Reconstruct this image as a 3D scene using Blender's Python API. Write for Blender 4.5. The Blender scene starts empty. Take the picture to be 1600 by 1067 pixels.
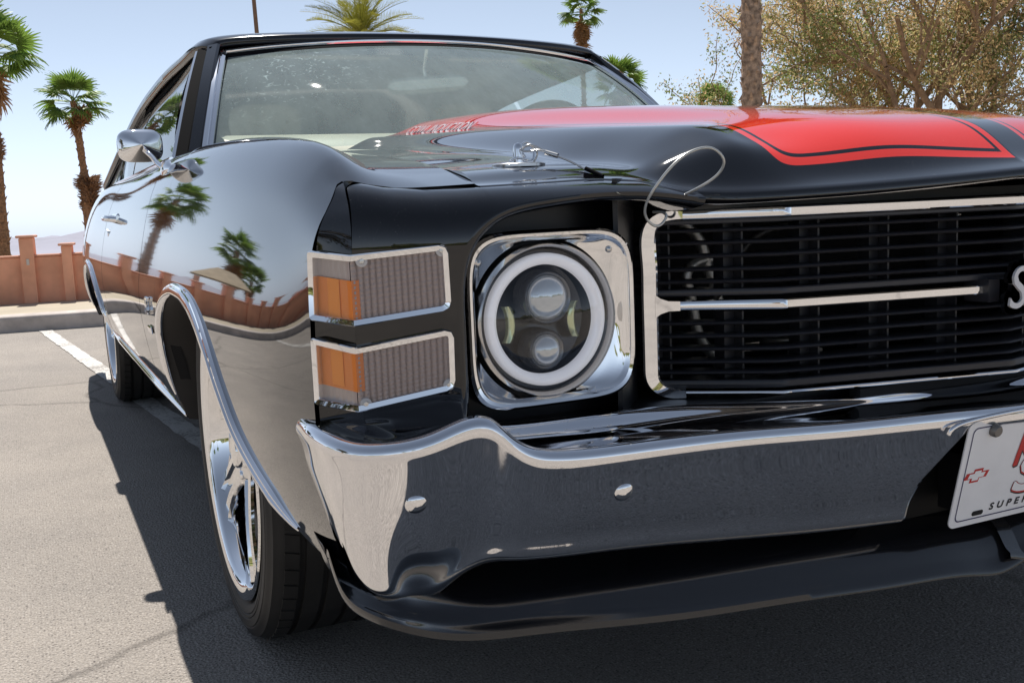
import bpy, math, random
import numpy as np
from mathutils import Vector, Matrix

random.seed(7); rng = np.random.default_rng(7)
scene = bpy.context.scene
COL = scene.collection
PI = math.pi

# ------------------------------------------------------------------ camera
CAM = (-1.204, -1.050, 0.787); YAW, PITCH, ROLL, FPX = 0.438, -0.134, -0.043, 1610.0
cam_d = bpy.data.cameras.new("camera"); cam = bpy.data.objects.new("camera", cam_d); COL.objects.link(cam)
_f = Vector((math.sin(YAW)*math.cos(PITCH), math.cos(YAW)*math.cos(PITCH), math.sin(PITCH)))
_r = Vector((math.cos(YAW), -math.sin(YAW), 0)); _u = _r.cross(_f)
_r2 = math.cos(ROLL)*_r + math.sin(ROLL)*_u; _u2 = -math.sin(ROLL)*_r + math.cos(ROLL)*_u
cam.matrix_world = Matrix(((_r2.x, _u2.x, -_f.x, CAM[0]), (_r2.y, _u2.y, -_f.y, CAM[1]), (_r2.z, _u2.z, -_f.z, CAM[2]), (0, 0, 0, 1)))
cam_d.sensor_width = 36.0; cam_d.lens = 36.0*FPX/1600.0
cam_d.clip_start = 0.02; cam_d.clip_end = 6000
scene.camera = cam

# ------------------------------------------------------------------ sky, sun, exposure
SUN = Vector((0.078, 0.566, 1.0)).normalized()
SUN_EL = math.asin(SUN.z); SUN_AZ = math.atan2(SUN.x, SUN.y)
world = bpy.data.worlds.new("World"); scene.world = world; world.use_nodes = True
wn = world.node_tree.nodes; wl = world.node_tree.links
bgn = wn["Background"]
sky = wn.new("ShaderNodeTexSky"); sky.sky_type = 'NISHITA'; sky.sun_disc = False
sky.sun_elevation = SUN_EL; sky.sun_rotation = SUN_AZ
sky.air_density = 1.0; sky.dust_density = 0.25; sky.ozone_density = 1.6; sky.altitude = 150
bwn = wn.new("ShaderNodeRGBToBW"); wl.new(sky.outputs[0], bwn.inputs[0])       # a hazy desert sky: paler and less yellow than the model's
tin = wn.new("ShaderNodeMixRGB"); tin.blend_type = 'MULTIPLY'; tin.inputs[0].default_value = 1; tin.inputs[2].default_value = (.80, .945, 1.20, 1); wl.new(bwn.outputs[0], tin.inputs[1])
mxs = wn.new("ShaderNodeMixRGB"); mxs.inputs[0].default_value = .80; wl.new(sky.outputs[0], mxs.inputs[1]); wl.new(tin.outputs[0], mxs.inputs[2])
wl.new(mxs.outputs[0], bgn.inputs[0]); bgn.inputs[1].default_value = 0.086
sun_d = bpy.data.lights.new("sun", 'SUN'); sun = bpy.data.objects.new("sun", sun_d); COL.objects.link(sun)
sun_d.energy = 4.2; sun_d.angle = math.radians(0.55); sun_d.color = (1.0, 0.95, 0.88)
sun.rotation_euler = SUN.to_track_quat('Z', 'Y').to_euler(); sun.location = (3, 10, 20)
vs = scene.view_settings
vs.view_transform = 'Standard'; vs.look = 'None'; vs.gamma = 1.0; vs.use_curve_mapping = False; vs.exposure = 0.62
try:
    scene.display_settings.display_device = 'sRGB'
except Exception: pass
cy = scene.cycles
cy.max_bounces = 10; cy.glossy_bounces = 6; cy.transmission_bounces = 8; cy.transparent_max_bounces = 24
cy.caustics_reflective = False; cy.caustics_refractive = False; cy.sample_clamp_indirect = 6.0
try: cy.use_denoising = True
except Exception: pass

# ------------------------------------------------------------------ materials
def new_mat(name):
    m = bpy.data.materials.new(name); m.use_nodes = True
    return m, m.node_tree.nodes, m.node_tree.links, m.node_tree.nodes["Principled BSDF"]
def setp(b, **k):
    names = dict(base="Base Color", rough="Roughness", metal="Metallic", coat="Coat Weight", coatr="Coat Roughness", ior="IOR",
                 trans="Transmission Weight", alpha="Alpha", spec="Specular IOR Level", em="Emission Color", ems="Emission Strength", sss="Subsurface Weight")
    for a, v in k.items():
        s = b.inputs[names[a]]
        if a in ('base', 'em') and len(v) == 3: v = (*v, 1)
        s.default_value = v
def M(name, base, rough=.5, metal=0., bump=0., bscale=40., var=0., vscale=6., detail=4., bdist=.01, **k):
    m, n, l, b = new_mat(name); setp(b, base=base, rough=rough, metal=metal, **k)
    tc = n.new("ShaderNodeTexCoord")
    if var > 0:
        t = n.new("ShaderNodeTexNoise"); t.inputs["Scale"].default_value = vscale; t.inputs["Detail"].default_value = detail
        l.new(tc.outputs["Object"], t.inputs["Vector"])
        mx = n.new("ShaderNodeMixRGB"); mx.blend_type = 'MIX'
        mx.inputs[1].default_value = (*[c*(1-var) for c in base], 1); mx.inputs[2].default_value = (*[min(1, c*(1+var)) for c in base], 1)
        r = n.new("ShaderNodeMapRange"); r.inputs[1].default_value = .3; r.inputs[2].default_value = .7
        l.new(t.outputs["Fac"], r.inputs[0]); l.new(r.outputs[0], mx.inputs[0]); l.new(mx.outputs[0], b.inputs["Base Color"])
    if bump > 0:
        t = n.new("ShaderNodeTexNoise"); t.inputs["Scale"].default_value = bscale; t.inputs["Detail"].default_value = 5
        l.new(tc.outputs["Object"], t.inputs["Vector"])
        bm = n.new("ShaderNodeBump"); bm.inputs["Strength"].default_value = bump; bm.inputs["Distance"].default_value = bdist
        l.new(t.outputs["Fac"], bm.inputs["Height"]); l.new(bm.outputs[0], b.inputs["Normal"])
    return m
def dusted(m, amount, scale=900., tint=(.6, .56, .52)):
    """fine dust specks and water spots on a glossy surface: raises roughness and adds a few pale flecks"""
    n, l = m.node_tree.nodes, m.node_tree.links; b = n["Principled BSDF"]
    tc = n.new("ShaderNodeTexCoord"); t = n.new("ShaderNodeTexNoise"); t.inputs["Scale"].default_value = scale; t.inputs["Detail"].default_value = 2
    t2 = n.new("ShaderNodeTexNoise"); t2.inputs["Scale"].default_value = 7; t2.inputs["Detail"].default_value = 4
    l.new(tc.outputs["Object"], t.inputs["Vector"]); l.new(tc.outputs["Object"], t2.inputs["Vector"])
    r = n.new("ShaderNodeMapRange"); r.inputs[1].default_value = .70; r.inputs[2].default_value = .78; r.inputs[4].default_value = amount
    l.new(t.outputs["Fac"], r.inputs[0])
    r2 = n.new("ShaderNodeMapRange"); r2.inputs[1].default_value = .42; r2.inputs[2].default_value = .68
    l.new(t2.outputs["Fac"], r2.inputs[0])
    mu = n.new("ShaderNodeMath"); mu.operation = 'MULTIPLY'; l.new(r.outputs[0], mu.inputs[0]); l.new(r2.outputs[0], mu.inputs[1])
    d = n.new("ShaderNodeBsdfDiffuse"); d.inputs[0].default_value = (*tint, 1)
    mix = n.new("ShaderNodeMixShader"); l.new(mu.outputs[0], mix.inputs[0]); l.new(b.outputs[0], mix.inputs[1]); l.new(d.outputs[0], mix.inputs[2])
    out = n["Material Output"]; l.new(mix.outputs[0], out.inputs[0])
    return m

PAINT = dusted(M("black_paint", (.004, .004, .0055), .035, coat=.42, coatr=.012, bump=.025, bscale=4, bdist=.005), .5)
TRIMBLACK = M("satin_black", (.010, .010, .012), .38, bump=.05, bscale=300, bdist=.001)
GRILLEBLACK = M("grille_black_plastic", (.030, .030, .036), .34)
DEEP = M("dark_cavity", (.006, .006, .007), .8)
CHROME = dusted(M("chrome", (.84, .84, .86), .035, 1.0), .30, 420)
CHROMEC = M("clean_chrome", (.88, .88, .89), .025, 1.0)
STEEL = M("brushed_steel", (.62, .61, .60), .22, 1.0, bump=.1, bscale=200, bdist=.0005)
RUBBER = M("tyre_rubber", (.020, .019, .018), .62, bump=.2, bscale=120, bdist=.001, var=.35, vscale=9)
GASKET = M("black_gasket", (.010, .010, .011), .9, spec=.04)
VINYL = M("black_roof", (.006, .006, .008), .13, coat=.6, coatr=.05)
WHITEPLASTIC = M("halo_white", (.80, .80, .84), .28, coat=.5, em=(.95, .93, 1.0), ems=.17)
PLATEWHITE = M("plate_white", (.88, .88, .90), .35, var=.03, vscale=30)
RED = M("print_red", (.55, .012, .012), .35)
DARKPRINT = M("print_black", (.012, .012, .018), .4)
BLUEPRINT = M("print_blue", (.02, .02, .10), .4)
CREAM = M("cream_vinyl", (.62, .56, .44), .5, var=.06, vscale=20)
SEATGREY = M("seat_grey", (.14, .135, .13), .6, var=.1, vscale=12)
BADGEWHITE = M("badge_white", (.72, .72, .74), .25)
DISC = M("brake_iron", (.16, .15, .14), .45, 1.0)
TINTEDBACK = M("mirror_back_grey", (.62, .68, .68), .4)

def mat_glass(name, dust, tint=(.86, .93, .90), scale=5.):
    m, n, l, b = new_mat(name); n.remove(b); out = n["Material Output"]
    tr = n.new("ShaderNodeBsdfTransparent"); tr.inputs[0].default_value = (*tint, 1)
    gl = n.new("ShaderNodeBsdfGlossy"); gl.inputs["Roughness"].default_value = .012; gl.inputs[0].default_value = (1, 1, 1, 1)
    fr = n.new("ShaderNodeFresnel"); ge = n.new("ShaderNodeNewGeometry"); io = n.new("ShaderNodeMapRange")   # same reflectance on both faces of a thin pane
    io.inputs[3].default_value = 1.52; io.inputs[4].default_value = 1/1.52; l.new(ge.outputs["Backfacing"], io.inputs[0]); l.new(io.outputs[0], fr.inputs[0])
    mx = n.new("ShaderNodeMixShader"); l.new(fr.outputs[0], mx.inputs[0]); l.new(tr.outputs[0], mx.inputs[1]); l.new(gl.outputs[0], mx.inputs[2])
    last = mx
    if dust > 0:
        df = n.new("ShaderNodeBsdfDiffuse"); df.inputs[0].default_value = (.56, .70, .72, 1)
        tl = n.new("ShaderNodeBsdfTranslucent"); tl.inputs[0].default_value = (.62, .68, .66, 1)
        ad = n.new("ShaderNodeMixShader"); ad.inputs[0].default_value = .35; l.new(df.outputs[0], ad.inputs[1]); l.new(tl.outputs[0], ad.inputs[2])
        tc = n.new("ShaderNodeTexCoord"); mp = n.new("ShaderNodeMapping"); mp.inputs["Scale"].default_value = (1.6, .6, .6)
        l.new(tc.outputs["Object"], mp.inputs[0])
        t = n.new("ShaderNodeTexNoise"); t.inputs["Scale"].default_value = scale; t.inputs["Detail"].default_value = 9; t.inputs["Roughness"].default_value = .78
        l.new(mp.outputs[0], t.inputs["Vector"])
        r = n.new("ShaderNodeMapRange"); r.inputs[1].default_value = .32; r.inputs[2].default_value = .72; r.inputs[3].default_value = dust*.80; r.inputs[4].default_value = dust*1.25
        l.new(t.outputs["Fac"], r.inputs[0])
        # finer, distorted pale blotches
        t3 = n.new("ShaderNodeTexNoise"); t3.inputs["Scale"].default_value = 55; t3.inputs["Detail"].default_value = 3; t3.inputs["Distortion"].default_value = 1.2
        l.new(tc.outputs["Object"], t3.inputs["Vector"])
        r3 = n.new("ShaderNodeMapRange"); r3.inputs[1].default_value = .60; r3.inputs[2].default_value = .72; r3.inputs[4].default_value = dust*2.0
        l.new(t3.outputs["Fac"], r3.inputs[0])
        # only in a soft round patch in front of the passenger seat
        sx = n.new("ShaderNodeVectorMath"); sx.operation = 'DISTANCE'; sx.inputs[1].default_value = (-.46, 1.95, 1.12)
        l.new(tc.outputs["Object"], sx.inputs[0])
        r4 = n.new("ShaderNodeMapRange"); r4.inputs[1].default_value = .30; r4.inputs[2].default_value = .05; l.new(sx.outputs["Value"], r4.inputs[0])
        mu = n.new("ShaderNodeMath"); mu.operation = 'MULTIPLY'; l.new(r3.outputs[0], mu.inputs[0]); l.new(r4.outputs[0], mu.inputs[1])
        ads = n.new("ShaderNodeMath"); ads.operation = 'ADD'; ads.use_clamp = True; l.new(r.outputs[0], ads.inputs[0]); l.new(mu.outputs[0], ads.inputs[1])
        m2 = n.new("ShaderNodeMixShader"); l.new(ads.outputs[0], m2.inputs[0]); l.new(mx.outputs[0], m2.inputs[1]); l.new(ad.outputs[0], m2.inputs[2])
        last = m2
    l.new(last.outputs[0], out.inputs[0])
    return m
WINDSHIELD = mat_glass("windshield_glass", .34)
SIDEGLASS = mat_glass("side_glass", .02, (.55, .60, .60))
CLEARLENS = mat_glass("clear_lens", 0., (.97, .98, .98))

# ------------------------------------------------------------------ mesh helpers
class MB:
    def __init__(s): s.v = []; s.f = []; s.m = []
    def add(s, v, f, m=0):
        o = len(s.v); s.v.extend([tuple(map(float, p)) for p in v]); s.f.extend([tuple(int(i)+o for i in q) for q in f]); s.m.extend([m]*len(f))
        return s
    def box(s, c, d, R=None, m=0, bev=0.):
        x, y, z = [q/2 for q in d]
        if bev > 0:
            bv = min(bev, x*.9, y*.9, z*.9)
            P = []
            rings = [(-z, bv), (-z+bv, 0.), (z-bv, 0.), (z, bv)]
            for zz, b in rings:
                X, Y = x-b, y-b
                P += [(-X, -Y, zz), (X, -Y, zz), (X, Y, zz), (-X, Y, zz)]
            F = [(3, 2, 1, 0), (12, 13, 14, 15)]
            for r in range(3):
                for k in range(4):
                    a = r*4+k; b = r*4+(k+1) % 4; F.append((a, b, b+4, a+4))
        else:
            P = [(-x, -y, -z), (x, -y, -z), (x, y, -z), (-x, y, -z), (-x, -y, z), (x, -y, z), (x, y, z), (-x, y, z)]
            F = [(3, 2, 1, 0), (4, 5, 6, 7), (0, 1, 5, 4), (1, 2, 6, 5), (2, 3, 7, 6), (3, 0, 4, 7)]
        P = np.array(P)
        if R is not None: P = P @ np.array(R).T
        return s.add(P + np.array(c), F, m)
    def grid(s, V, m=0, mask=None, flip=False, closeu=False, closev=False):
        V = np.asarray(V); a, b = V.shape[:2]; F = []
        for i in range(a if closeu else a-1):
            for j in range(b if closev else b-1):
                if mask is not None and not mask[i, j]: continue
                i2, j2 = (i+1) % a, (j+1) % b
                q = (i*b+j, i2*b+j, i2*b+j2, i*b+j2); F.append(q[::-1] if flip else q)
        return s.add(V.reshape(-1, 3), F, m)
    def tube(s, pts, r, n=10, m=0, cap=True, closed=False):
        pts = [np.array(p, float) for p in pts]; k = len(pts); rs = r if hasattr(r, '__len__') else [r]*k
        ref = np.array([0.13, .27, 1.]); rows = []
        nn = None
        for i in range(k):
            if closed: t = pts[(i+1) % k]-pts[i-1]
            else: t = pts[min(i+1, k-1)]-pts[max(i-1, 0)]
            t = t/(np.linalg.norm(t)+1e-12)
            if nn is None: nn = np.cross(t, ref)
            nn = nn-t*np.dot(nn, t); nn /= np.linalg.norm(nn)+1e-12; b = np.cross(t, nn)
            rows.append([pts[i]+rs[i]*(math.cos(a)*nn+math.sin(a)*b) for a in np.linspace(0, 2*PI, n, endpoint=False)])
        base = len(s.v); s.grid(np.array(rows), m, closev=True, closeu=closed)
        if cap and not closed:
            s.f.append(tuple(base+j for j in range(n))[::-1]); s.m.append(m)
            s.f.append(tuple(base+(k-1)*n+j for j in range(n))); s.m.append(m)
        return s
    def lathe(s, prof, c=(0, 0, 0), axis='x', n=48, m=0, closed=False):
        """prof: (r, h) pairs, h along the axis"""
        rows = []
        for r, h in prof:
            row = []
            for a in np.linspace(0, 2*PI, n, endpoint=False):
                ca, sa = math.cos(a)*r, math.sin(a)*r
                row.append({'x': (h, ca, sa), 'y': (ca, h, sa), 'z': (ca, sa, h)}[axis])
            rows.append(row)
        return s.grid(np.array(rows)+np.array(c), m, closev=True, closeu=closed)
    def build(s, name, mats, parent=None, smooth=40, **props):
        me = bpy.data.meshes.new(name); me.from_pydata(s.v, [], s.f)
        for mt in (mats if isinstance(mats, (list, tuple)) else [mats]): me.materials.append(mt)
        if s.f:
            me.polygons.foreach_set('material_index', s.m)
            me.polygons.foreach_set('use_smooth', [bool(smooth)]*len(s.f))
        me.update()
        if smooth and smooth < 180: me.set_sharp_from_angle(angle=math.radians(smooth))
        o = bpy.data.objects.new(name, me); COL.objects.link(o)
        if parent is not None: o.parent = parent
        for a, b in props.items(): o[a] = b
        return o
def empty(name, loc, label=None, cat=None, group=None, rz=0.):
    o = bpy.data.objects.new(name, None); COL.objects.link(o); o.location = loc; o.rotation_euler = (0, 0, rz); o.empty_display_size = .2
    if label: o['label'] = label
    if cat: o['category'] = cat
    if group: o['group'] = group
    return o
def cspline(x, Y, q):
    """natural cubic spline, Y (n, ...)"""
    x = np.asarray(x, float); Y = np.asarray(Y, float); n = len(x); sh = Y.shape[1:]; Y = Y.reshape(n, -1); q = np.asarray(q, float)
    if n == 2:
        t = ((q-x[0])/(x[1]-x[0]))[:, None]; return ((1-t)*Y[0]+t*Y[1]).reshape(len(q), *sh)
    h = np.diff(x); A = np.zeros((n, n)); R = np.zeros_like(Y); A[0, 0] = A[-1, -1] = 1
    for i in range(1, n-1):
        A[i, i-1] = h[i-1]; A[i, i] = 2*(h[i-1]+h[i]); A[i, i+1] = h[i]
        R[i] = 6*((Y[i+1]-Y[i])/h[i]-(Y[i]-Y[i-1])/h[i-1])
    m = np.linalg.solve(A, R)
    k = np.clip(np.searchsorted(x, q)-1, 0, n-2); hk = h[k][:, None]; a = (x[k+1]-q)[:, None]; b = (q-x[k])[:, None]
    out = m[k]*a**3/(6*hk)+m[k+1]*b**3/(6*hk)+(Y[k]/hk-m[k]*hk/6)*a+(Y[k+1]/hk-m[k+1]*hk/6)*b
    return out.reshape(len(q), *sh)
def pchip(x, y, q):
    x = np.asarray(x, float); y = np.asarray(y, float); q = np.asarray(q, float); h = np.diff(x); d = np.diff(y)/h; n = len(x); m = np.zeros(n)
    for i in range(1, n-1):
        if d[i-1]*d[i] > 0:
            w1, w2 = 2*h[i]+h[i-1], h[i]+2*h[i-1]; m[i] = (w1+w2)/(w1/d[i-1]+w2/d[i])
    m[0], m[-1] = d[0], d[-1]
    k = np.clip(np.searchsorted(x, q)-1, 0, n-2); t = np.clip((q-x[k])/h[k], 0, 1)
    return (2*t**3-3*t**2+1)*y[k]+(t**3-2*t**2+t)*h[k]*m[k]+(-2*t**3+3*t**2)*y[k+1]+(t**3-t**2)*h[k]*m[k+1]
def chord(P):
    P = np.asarray(P, float); d = np.linalg.norm(np.diff(P, axis=0), axis=1); t = np.concatenate([[0], np.cumsum(d)]); return t/t[-1]
def curve3(P, n):
    return cspline(chord(P), P, np.linspace(0, 1, n))
def loft(rows, nu, nv, upar=None, uq=None, vq=None):
    """rows: S stations of K points -> grid nu x nv through all of them"""
    A = np.asarray(rows, float); S, K = A.shape[:2]
    tv = np.mean([chord(r) for r in A], axis=0)
    vq = np.linspace(0, 1, nv) if vq is None else vq
    B = np.stack([cspline(tv, r, vq) for r in A])
    tu = np.mean([chord(A[:, k]) for k in range(K)], axis=0) if upar is None else np.asarray(upar, float)
    uq = np.linspace(tu[0], tu[-1], nu) if uq is None else uq
    return cspline(tu, B, uq)
def mir(V): V = np.array(V); V[..., 0] *= -1; return V
def text_mesh(s, size, depth=.002, font_shear=0., spacing=1., bevel=0.):
    cu = bpy.data.curves.new("lettering", 'FONT'); cu.body = s; cu.size = size; cu.extrude = depth/2; cu.shear = font_shear
    cu.align_x = 'CENTER'; cu.align_y = 'CENTER'; cu.space_character = spacing; cu.resolution_u = 4; cu.bevel_depth = bevel
    o = bpy.data.objects.new("lettering_tmp", cu); COL.objects.link(o)
    dg = bpy.context.evaluated_depsgraph_get(); me = bpy.data.meshes.new_from_object(o.evaluated_get(dg))
    v = [tuple(p.co) for p in me.vertices]; f = [tuple(p.vertices) for p in me.polygons]
    bpy.data.objects.remove(o); bpy.data.curves.remove(cu); bpy.data.meshes.remove(me)
    return np.array(v), f
def frame(o, ex, ey):
    ex = np.array(ex, float); ex /= np.linalg.norm(ex); ey = np.array(ey, float); ey -= ex*np.dot(ex, ey); ey /= np.linalg.norm(ey)
    ez = np.cross(ex, ey); B = np.stack([ex, ey, ez], 1); o = np.array(o, float)
    return lambda P: np.asarray(P, float) @ B.T + o
# ================================================================== THE CAR  (front towards -Y, its right-hand side towards -X)
car = empty("muscle_car", (0, 0, 0), "glossy black muscle car with red hood stripes and chrome bumper", "car")

# ---- body side: stations along y, profile points (x, z) from the hood gap over the crest and down the side
ST = [
 (0.035, [(-.738,.806),(-.800,.8040),(-.846,.8055),(-.878,.8115),(-.8945,.798),(-.9160,.765),(-.9265,.70),(-.929,.60),(-.926,.50),(-.914,.42),(-.893,.345)]),
 (0.150, [(-.716,.8265),(-.776,.826),(-.826,.835),(-.860,.848),(-.892,.824),(-.914,.777),(-.9325,.70),(-.941,.60),(-.937,.50),(-.923,.42),(-.901,.345)]),
 (0.400, [(-.691,.857),(-.750,.862),(-.805,.875),(-.842,.888),(-.886,.857),(-.916,.793),(-.939,.70),(-.951,.60),(-.946,.50),(-.931,.42),(-.907,.345)]),
 (0.800, [(-.676,.891),(-.738,.898),(-.794,.909),(-.834,.917),(-.881,.884),(-.917,.807),(-.943,.70),(-.955,.60),(-.949,.50),(-.933,.42),(-.908,.345)]),
 (1.500, [(-.665,.923),(-.730,.929),(-.787,.935),(-.830,.937),(-.876,.901),(-.916,.817),(-.944,.70),(-.957,.60),(-.950,.50),(-.934,.42),(-.909,.345)]),
 (2.200, [(-.720,.922),(-.758,.929),(-.795,.933),(-.832,.931),(-.875,.893),(-.915,.812),(-.944,.70),(-.957,.60),(-.950,.50),(-.934,.42),(-.909,.345)]),
 (3.000, [(-.730,.920),(-.765,.929),(-.800,.932),(-.836,.926),(-.876,.886),(-.915,.806),(-.944,.70),(-.957,.60),(-.950,.50),(-.934,.42),(-.909,.345)]),
 (3.700, [(-.730,.925),(-.765,.936),(-.800,.938),(-.838,.928),(-.878,.886),(-.917,.805),(-.945,.70),(-.957,.60),(-.950,.50),(-.934,.42),(-.909,.345)]),
 (4.350, [(-.700,.920),(-.740,.930),(-.780,.930),(-.818,.918),(-.860,.876),(-.902,.795),(-.933,.69),(-.947,.59),(-.941,.50),(-.926,.42),(-.902,.345)]),
 (4.850, [(-.660,.890),(-.700,.900),(-.740,.900),(-.778,.888),(-.820,.850),(-.866,.780),(-.900,.69),(-.916,.59),(-.911,.50),(-.897,.42),(-.875,.345)]),
]
_sy = [s[0] for s in ST]; _sp = np.array([s[1] for s in ST])
_tv = np.mean([chord(p) for p in _sp], axis=0)
def side_profile(y, n=160):
    P = cspline(_sy, _sp, [y])[0]; return cspline(_tv, P, np.linspace(0, 1, n))
def side_x(y, z):
    p = side_profile(y); k = len(p)//3; q = p[k:]; return float(np.interp(-z, -q[:, 1], q[:, 0]))
def side_patch(ys, zb, nv, off=0., lip=.022):
    """columns at ys, each cut off at height zb(y); a flange row at the top inner edge and at the bottom"""
    out = []
    for y, z0 in zip(ys, zb):
        p = side_profile(y); k = len(p)//3
        i = k+int(np.argmax(p[k:, 1] <= z0)) if np.any(p[k:, 1] <= z0) else len(p)-1
        q = p[:i+1].copy()
        if i > 0 and p[i-1, 1] > z0 > p[i, 1]-1e-9:
            t = (p[i-1, 1]-z0)/(p[i-1, 1]-p[i, 1]+1e-12); q[-1] = p[i-1]+(p[i]-p[i-1])*t
        c = chord(q); s = np.linspace(0, 1, nv); q = np.stack([np.interp(s, c, q[:, 0]), np.interp(s, c, q[:, 1])], 1)
        col = [(q[0, 0]+.0005, y, q[0, 1]-lip)]+[(a, y, b) for a, b in q]+[(q[-1, 0]+lip, y, q[-1, 1]-.003)]
        out.append(col)
    return np.array(out)+np.array([off, 0, 0])
ARCH_F = [(.055,.375),(.15,.374),(.25,.379),(.365,.408),(.48,.458),(.55,.516),(.62,.571),(.70,.611),(.79,.635),(.88,.645),(.97,.647),(1.06,.638),(1.14,.618),(1.21,.580),(1.255,.53),(1.277,.47),(1.288,.40),(1.292,.345),(1.40,.345),(1.612,.345)]
ARCH_R = [(2.895,.345),(3.27,.345),(3.277,.40),(3.30,.46),(3.36,.525),(3.46,.572),(3.58,.598),(3.71,.607),(3.85,.598),(3.97,.570),(4.07,.52),(4.13,.46),(4.155,.40),(4.162,.345),(4.5,.345),(4.85,.36)]
def arch_samples(A, n):
    A = np.array(A); c = chord(A); s = np.linspace(0, 1, n); y = pchip(c, A[:, 0], s); z = pchip(c, A[:, 1], s)
    return np.maximum.accumulate(y+np.arange(n)*1e-5), z
def both(name, V, mat, mask=None, smooth=50, parent=None, **p):
    a = MB().grid(V, mask=mask).build(name, mat, parent or car, smooth, **p)
    b = MB().grid(mir(V), mask=mask, flip=True).build(name, mat, parent or car, smooth, **p)
    return a, b
ya, za = arch_samples(ARCH_F, 150)
# the leading edge of the fender follows the curved seam to the front cap
VF = side_patch(ya, za, 84)
def seam_y(z): return float(np.interp(z, [.40, .74, .765, .785, .80, .81, .8165], [.047, .047, .043, .043, .049, .056, .066]))
for i in range(VF.shape[0]):
    w = max(0., 1-(ya[i]-.055)/.10)
    if w > 0:
        for j in range(VF.shape[1]):
            x, y, z = VF[i, j]
            d = seam_y(z) if x < -.878 else .066-.034*min(1, max(0, (x+.878)/.09))
            ny = y+w*(d+.003-.055); VF[i, j, 1] = ny
FENDERS = both("fender", VF, PAINT)
yd = np.linspace(1.619, 2.888, 50); DOORS = both("door", side_patch(yd, yd*0+.345, 60), PAINT)
yq, zq = arch_samples(ARCH_R, 120); QUARTERS = both("quarter_panel", side_patch(yq, zq, 60), PAINT)
# dark shell behind the panel gaps
ys_ = np.linspace(.08, 4.83, 90)
def shell_zb(y):
    f = np.interp(y, [a for a, _ in ARCH_F+ARCH_R[1:]], [b for _, b in ARCH_F+ARCH_R[1:]]); return f+.01
VS = side_patch(ys_, shell_zb(ys_), 40, off=.014); VS[..., 2] -= .006
both("inner_shell", VS, DEEP)
# wheel-arch flanges (rolled inner lips) and inner houses
def arch_liner(A, y0, y1, name):
    ya, za = arch_samples(A, 90); k = (ya >= y0) & (ya <= y1); ya, za = ya[k], za[k]
    xo = np.array([side_x(a, b) for a, b in zip(ya, za)])
    rows = [np.stack([xo+d, ya, za+dz], 1) for d, dz in ((.002, .002), (.05, .004), (.06, .03), (.36, .05))]
    return both(name, np.stack(rows, 1), DEEP, smooth=30)
arch_liner(ARCH_F, .30, 1.2925, "wheel_house"); arch_liner(ARCH_R, 3.26, 4.163, "wheel_house")
FL = M("dusty_inner_lip", (.03, .027, .025), .55, bump=.3, bscale=90, bdist=.001)
def arch_lip(A, y0, y1):
    ya, za = arch_samples(A, 90); k = (ya >= y0) & (ya <= y1); ya, za = ya[k], za[k]
    xo = np.array([side_x(a, b) for a, b in zip(ya, za)])
    # the flange turned inwards behind the moulding
    rows = [np.stack([xo+d, ya, za-dz], 1) for d, dz in ((.004, .004), (.035, .010), (.085, .012))]
    both("arch_flange", np.stack(rows, 1), FL, smooth=60)
arch_lip(ARCH_F, .30, 1.2925)
# chrome mouldings along the arches and the rocker
def moulding(pts, w, t, name, mat=CHROME, parent=None):
    """half-round strip following pts on the body side; w = width in the panel plane, t = how far it stands out"""
    P = np.array(pts); n = len(P); rows = []
    for i in range(n):
        T = P[min(i+1, n-1)]-P[max(i-1, 0)]; T /= np.linalg.norm(T)
        x, y, z = P[i]; sx = side_x(min(max(y, .04), 4.8), z+.02)-side_x(min(max(y, .04), 4.8), z-.02)
        N = np.array([-.04, 0, sx]); N /= np.linalg.norm(N); B = np.cross(T, N); B /= np.linalg.norm(B); N = np.cross(B, T)
        if N[0] > 0: N = -N; B = -B
        w_, t_ = w*min(1, .22+.78*min(i/7, (n-1-i)/5, 1)), t*min(1, .3+.7*min(i/7, (n-1-i)/5, 1))
        rows.append([P[i]+B*w_*a+N*t_*b for a, b in ((-.5, -.3), (-.5, .35), (-.36, .85), (-.1, 1.), (.14, .92), (.24, .50), (.30, .62), (.42, .55), (.5, .25), (.5, -.3))])
    rows = np.array(rows); c0, c1 = rows[0].mean(0), rows[-1].mean(0)
    rows = np.concatenate([(c0+(rows[0]-c0)*.02)[None], (c0+(rows[0]-c0)*.6)[None], rows, (c1+(rows[-1]-c1)*.6)[None], (c1+(rows[-1]-c1)*.02)[None]])
    return both(name, rows, mat, smooth=35, parent=parent)
def arch_curve(A, y0, y1, n=90, dz=.004):
    ya, za = arch_samples(A, 400); k = (ya >= y0) & (ya <= y1); ya, za = ya[k], za[k]
    q = np.stack([ya, za], 1); c = chord(q); s = np.linspace(0, 1, n); ya, za = np.interp(s, c, ya), np.interp(s, c, za)
    return [(side_x(a, b+dz), a, b+dz) for a, b in zip(ya, za)]
moulding(arch_curve(ARCH_F, .235, 1.2915), .025, .010, "arch_moulding")
moulding(arch_curve(ARCH_R, 3.268, 4.16), .025, .010, "arch_moulding")
moulding([(side_x(y, .352), y, .352) for y in np.linspace(1.292, 3.268, 30)], .024, .010, "rocker_moulding")
# ---- underbody and inner blocks: keep light out from below
ub = MB(); ub.box((0, 2.65, .37), (1.50, 4.1, .10)); ub.box((0, .42, .38), (1.0, .5, .16))
ub.box((0, .62, .50), (.92, .04, .52)); ub.box((-.51, .85, .56), (.03, 1.5, .50)); ub.box((.51, .85, .56), (.03, 1.5, .50))
ub.build("underbody", DEEP, car, 0)

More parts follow.
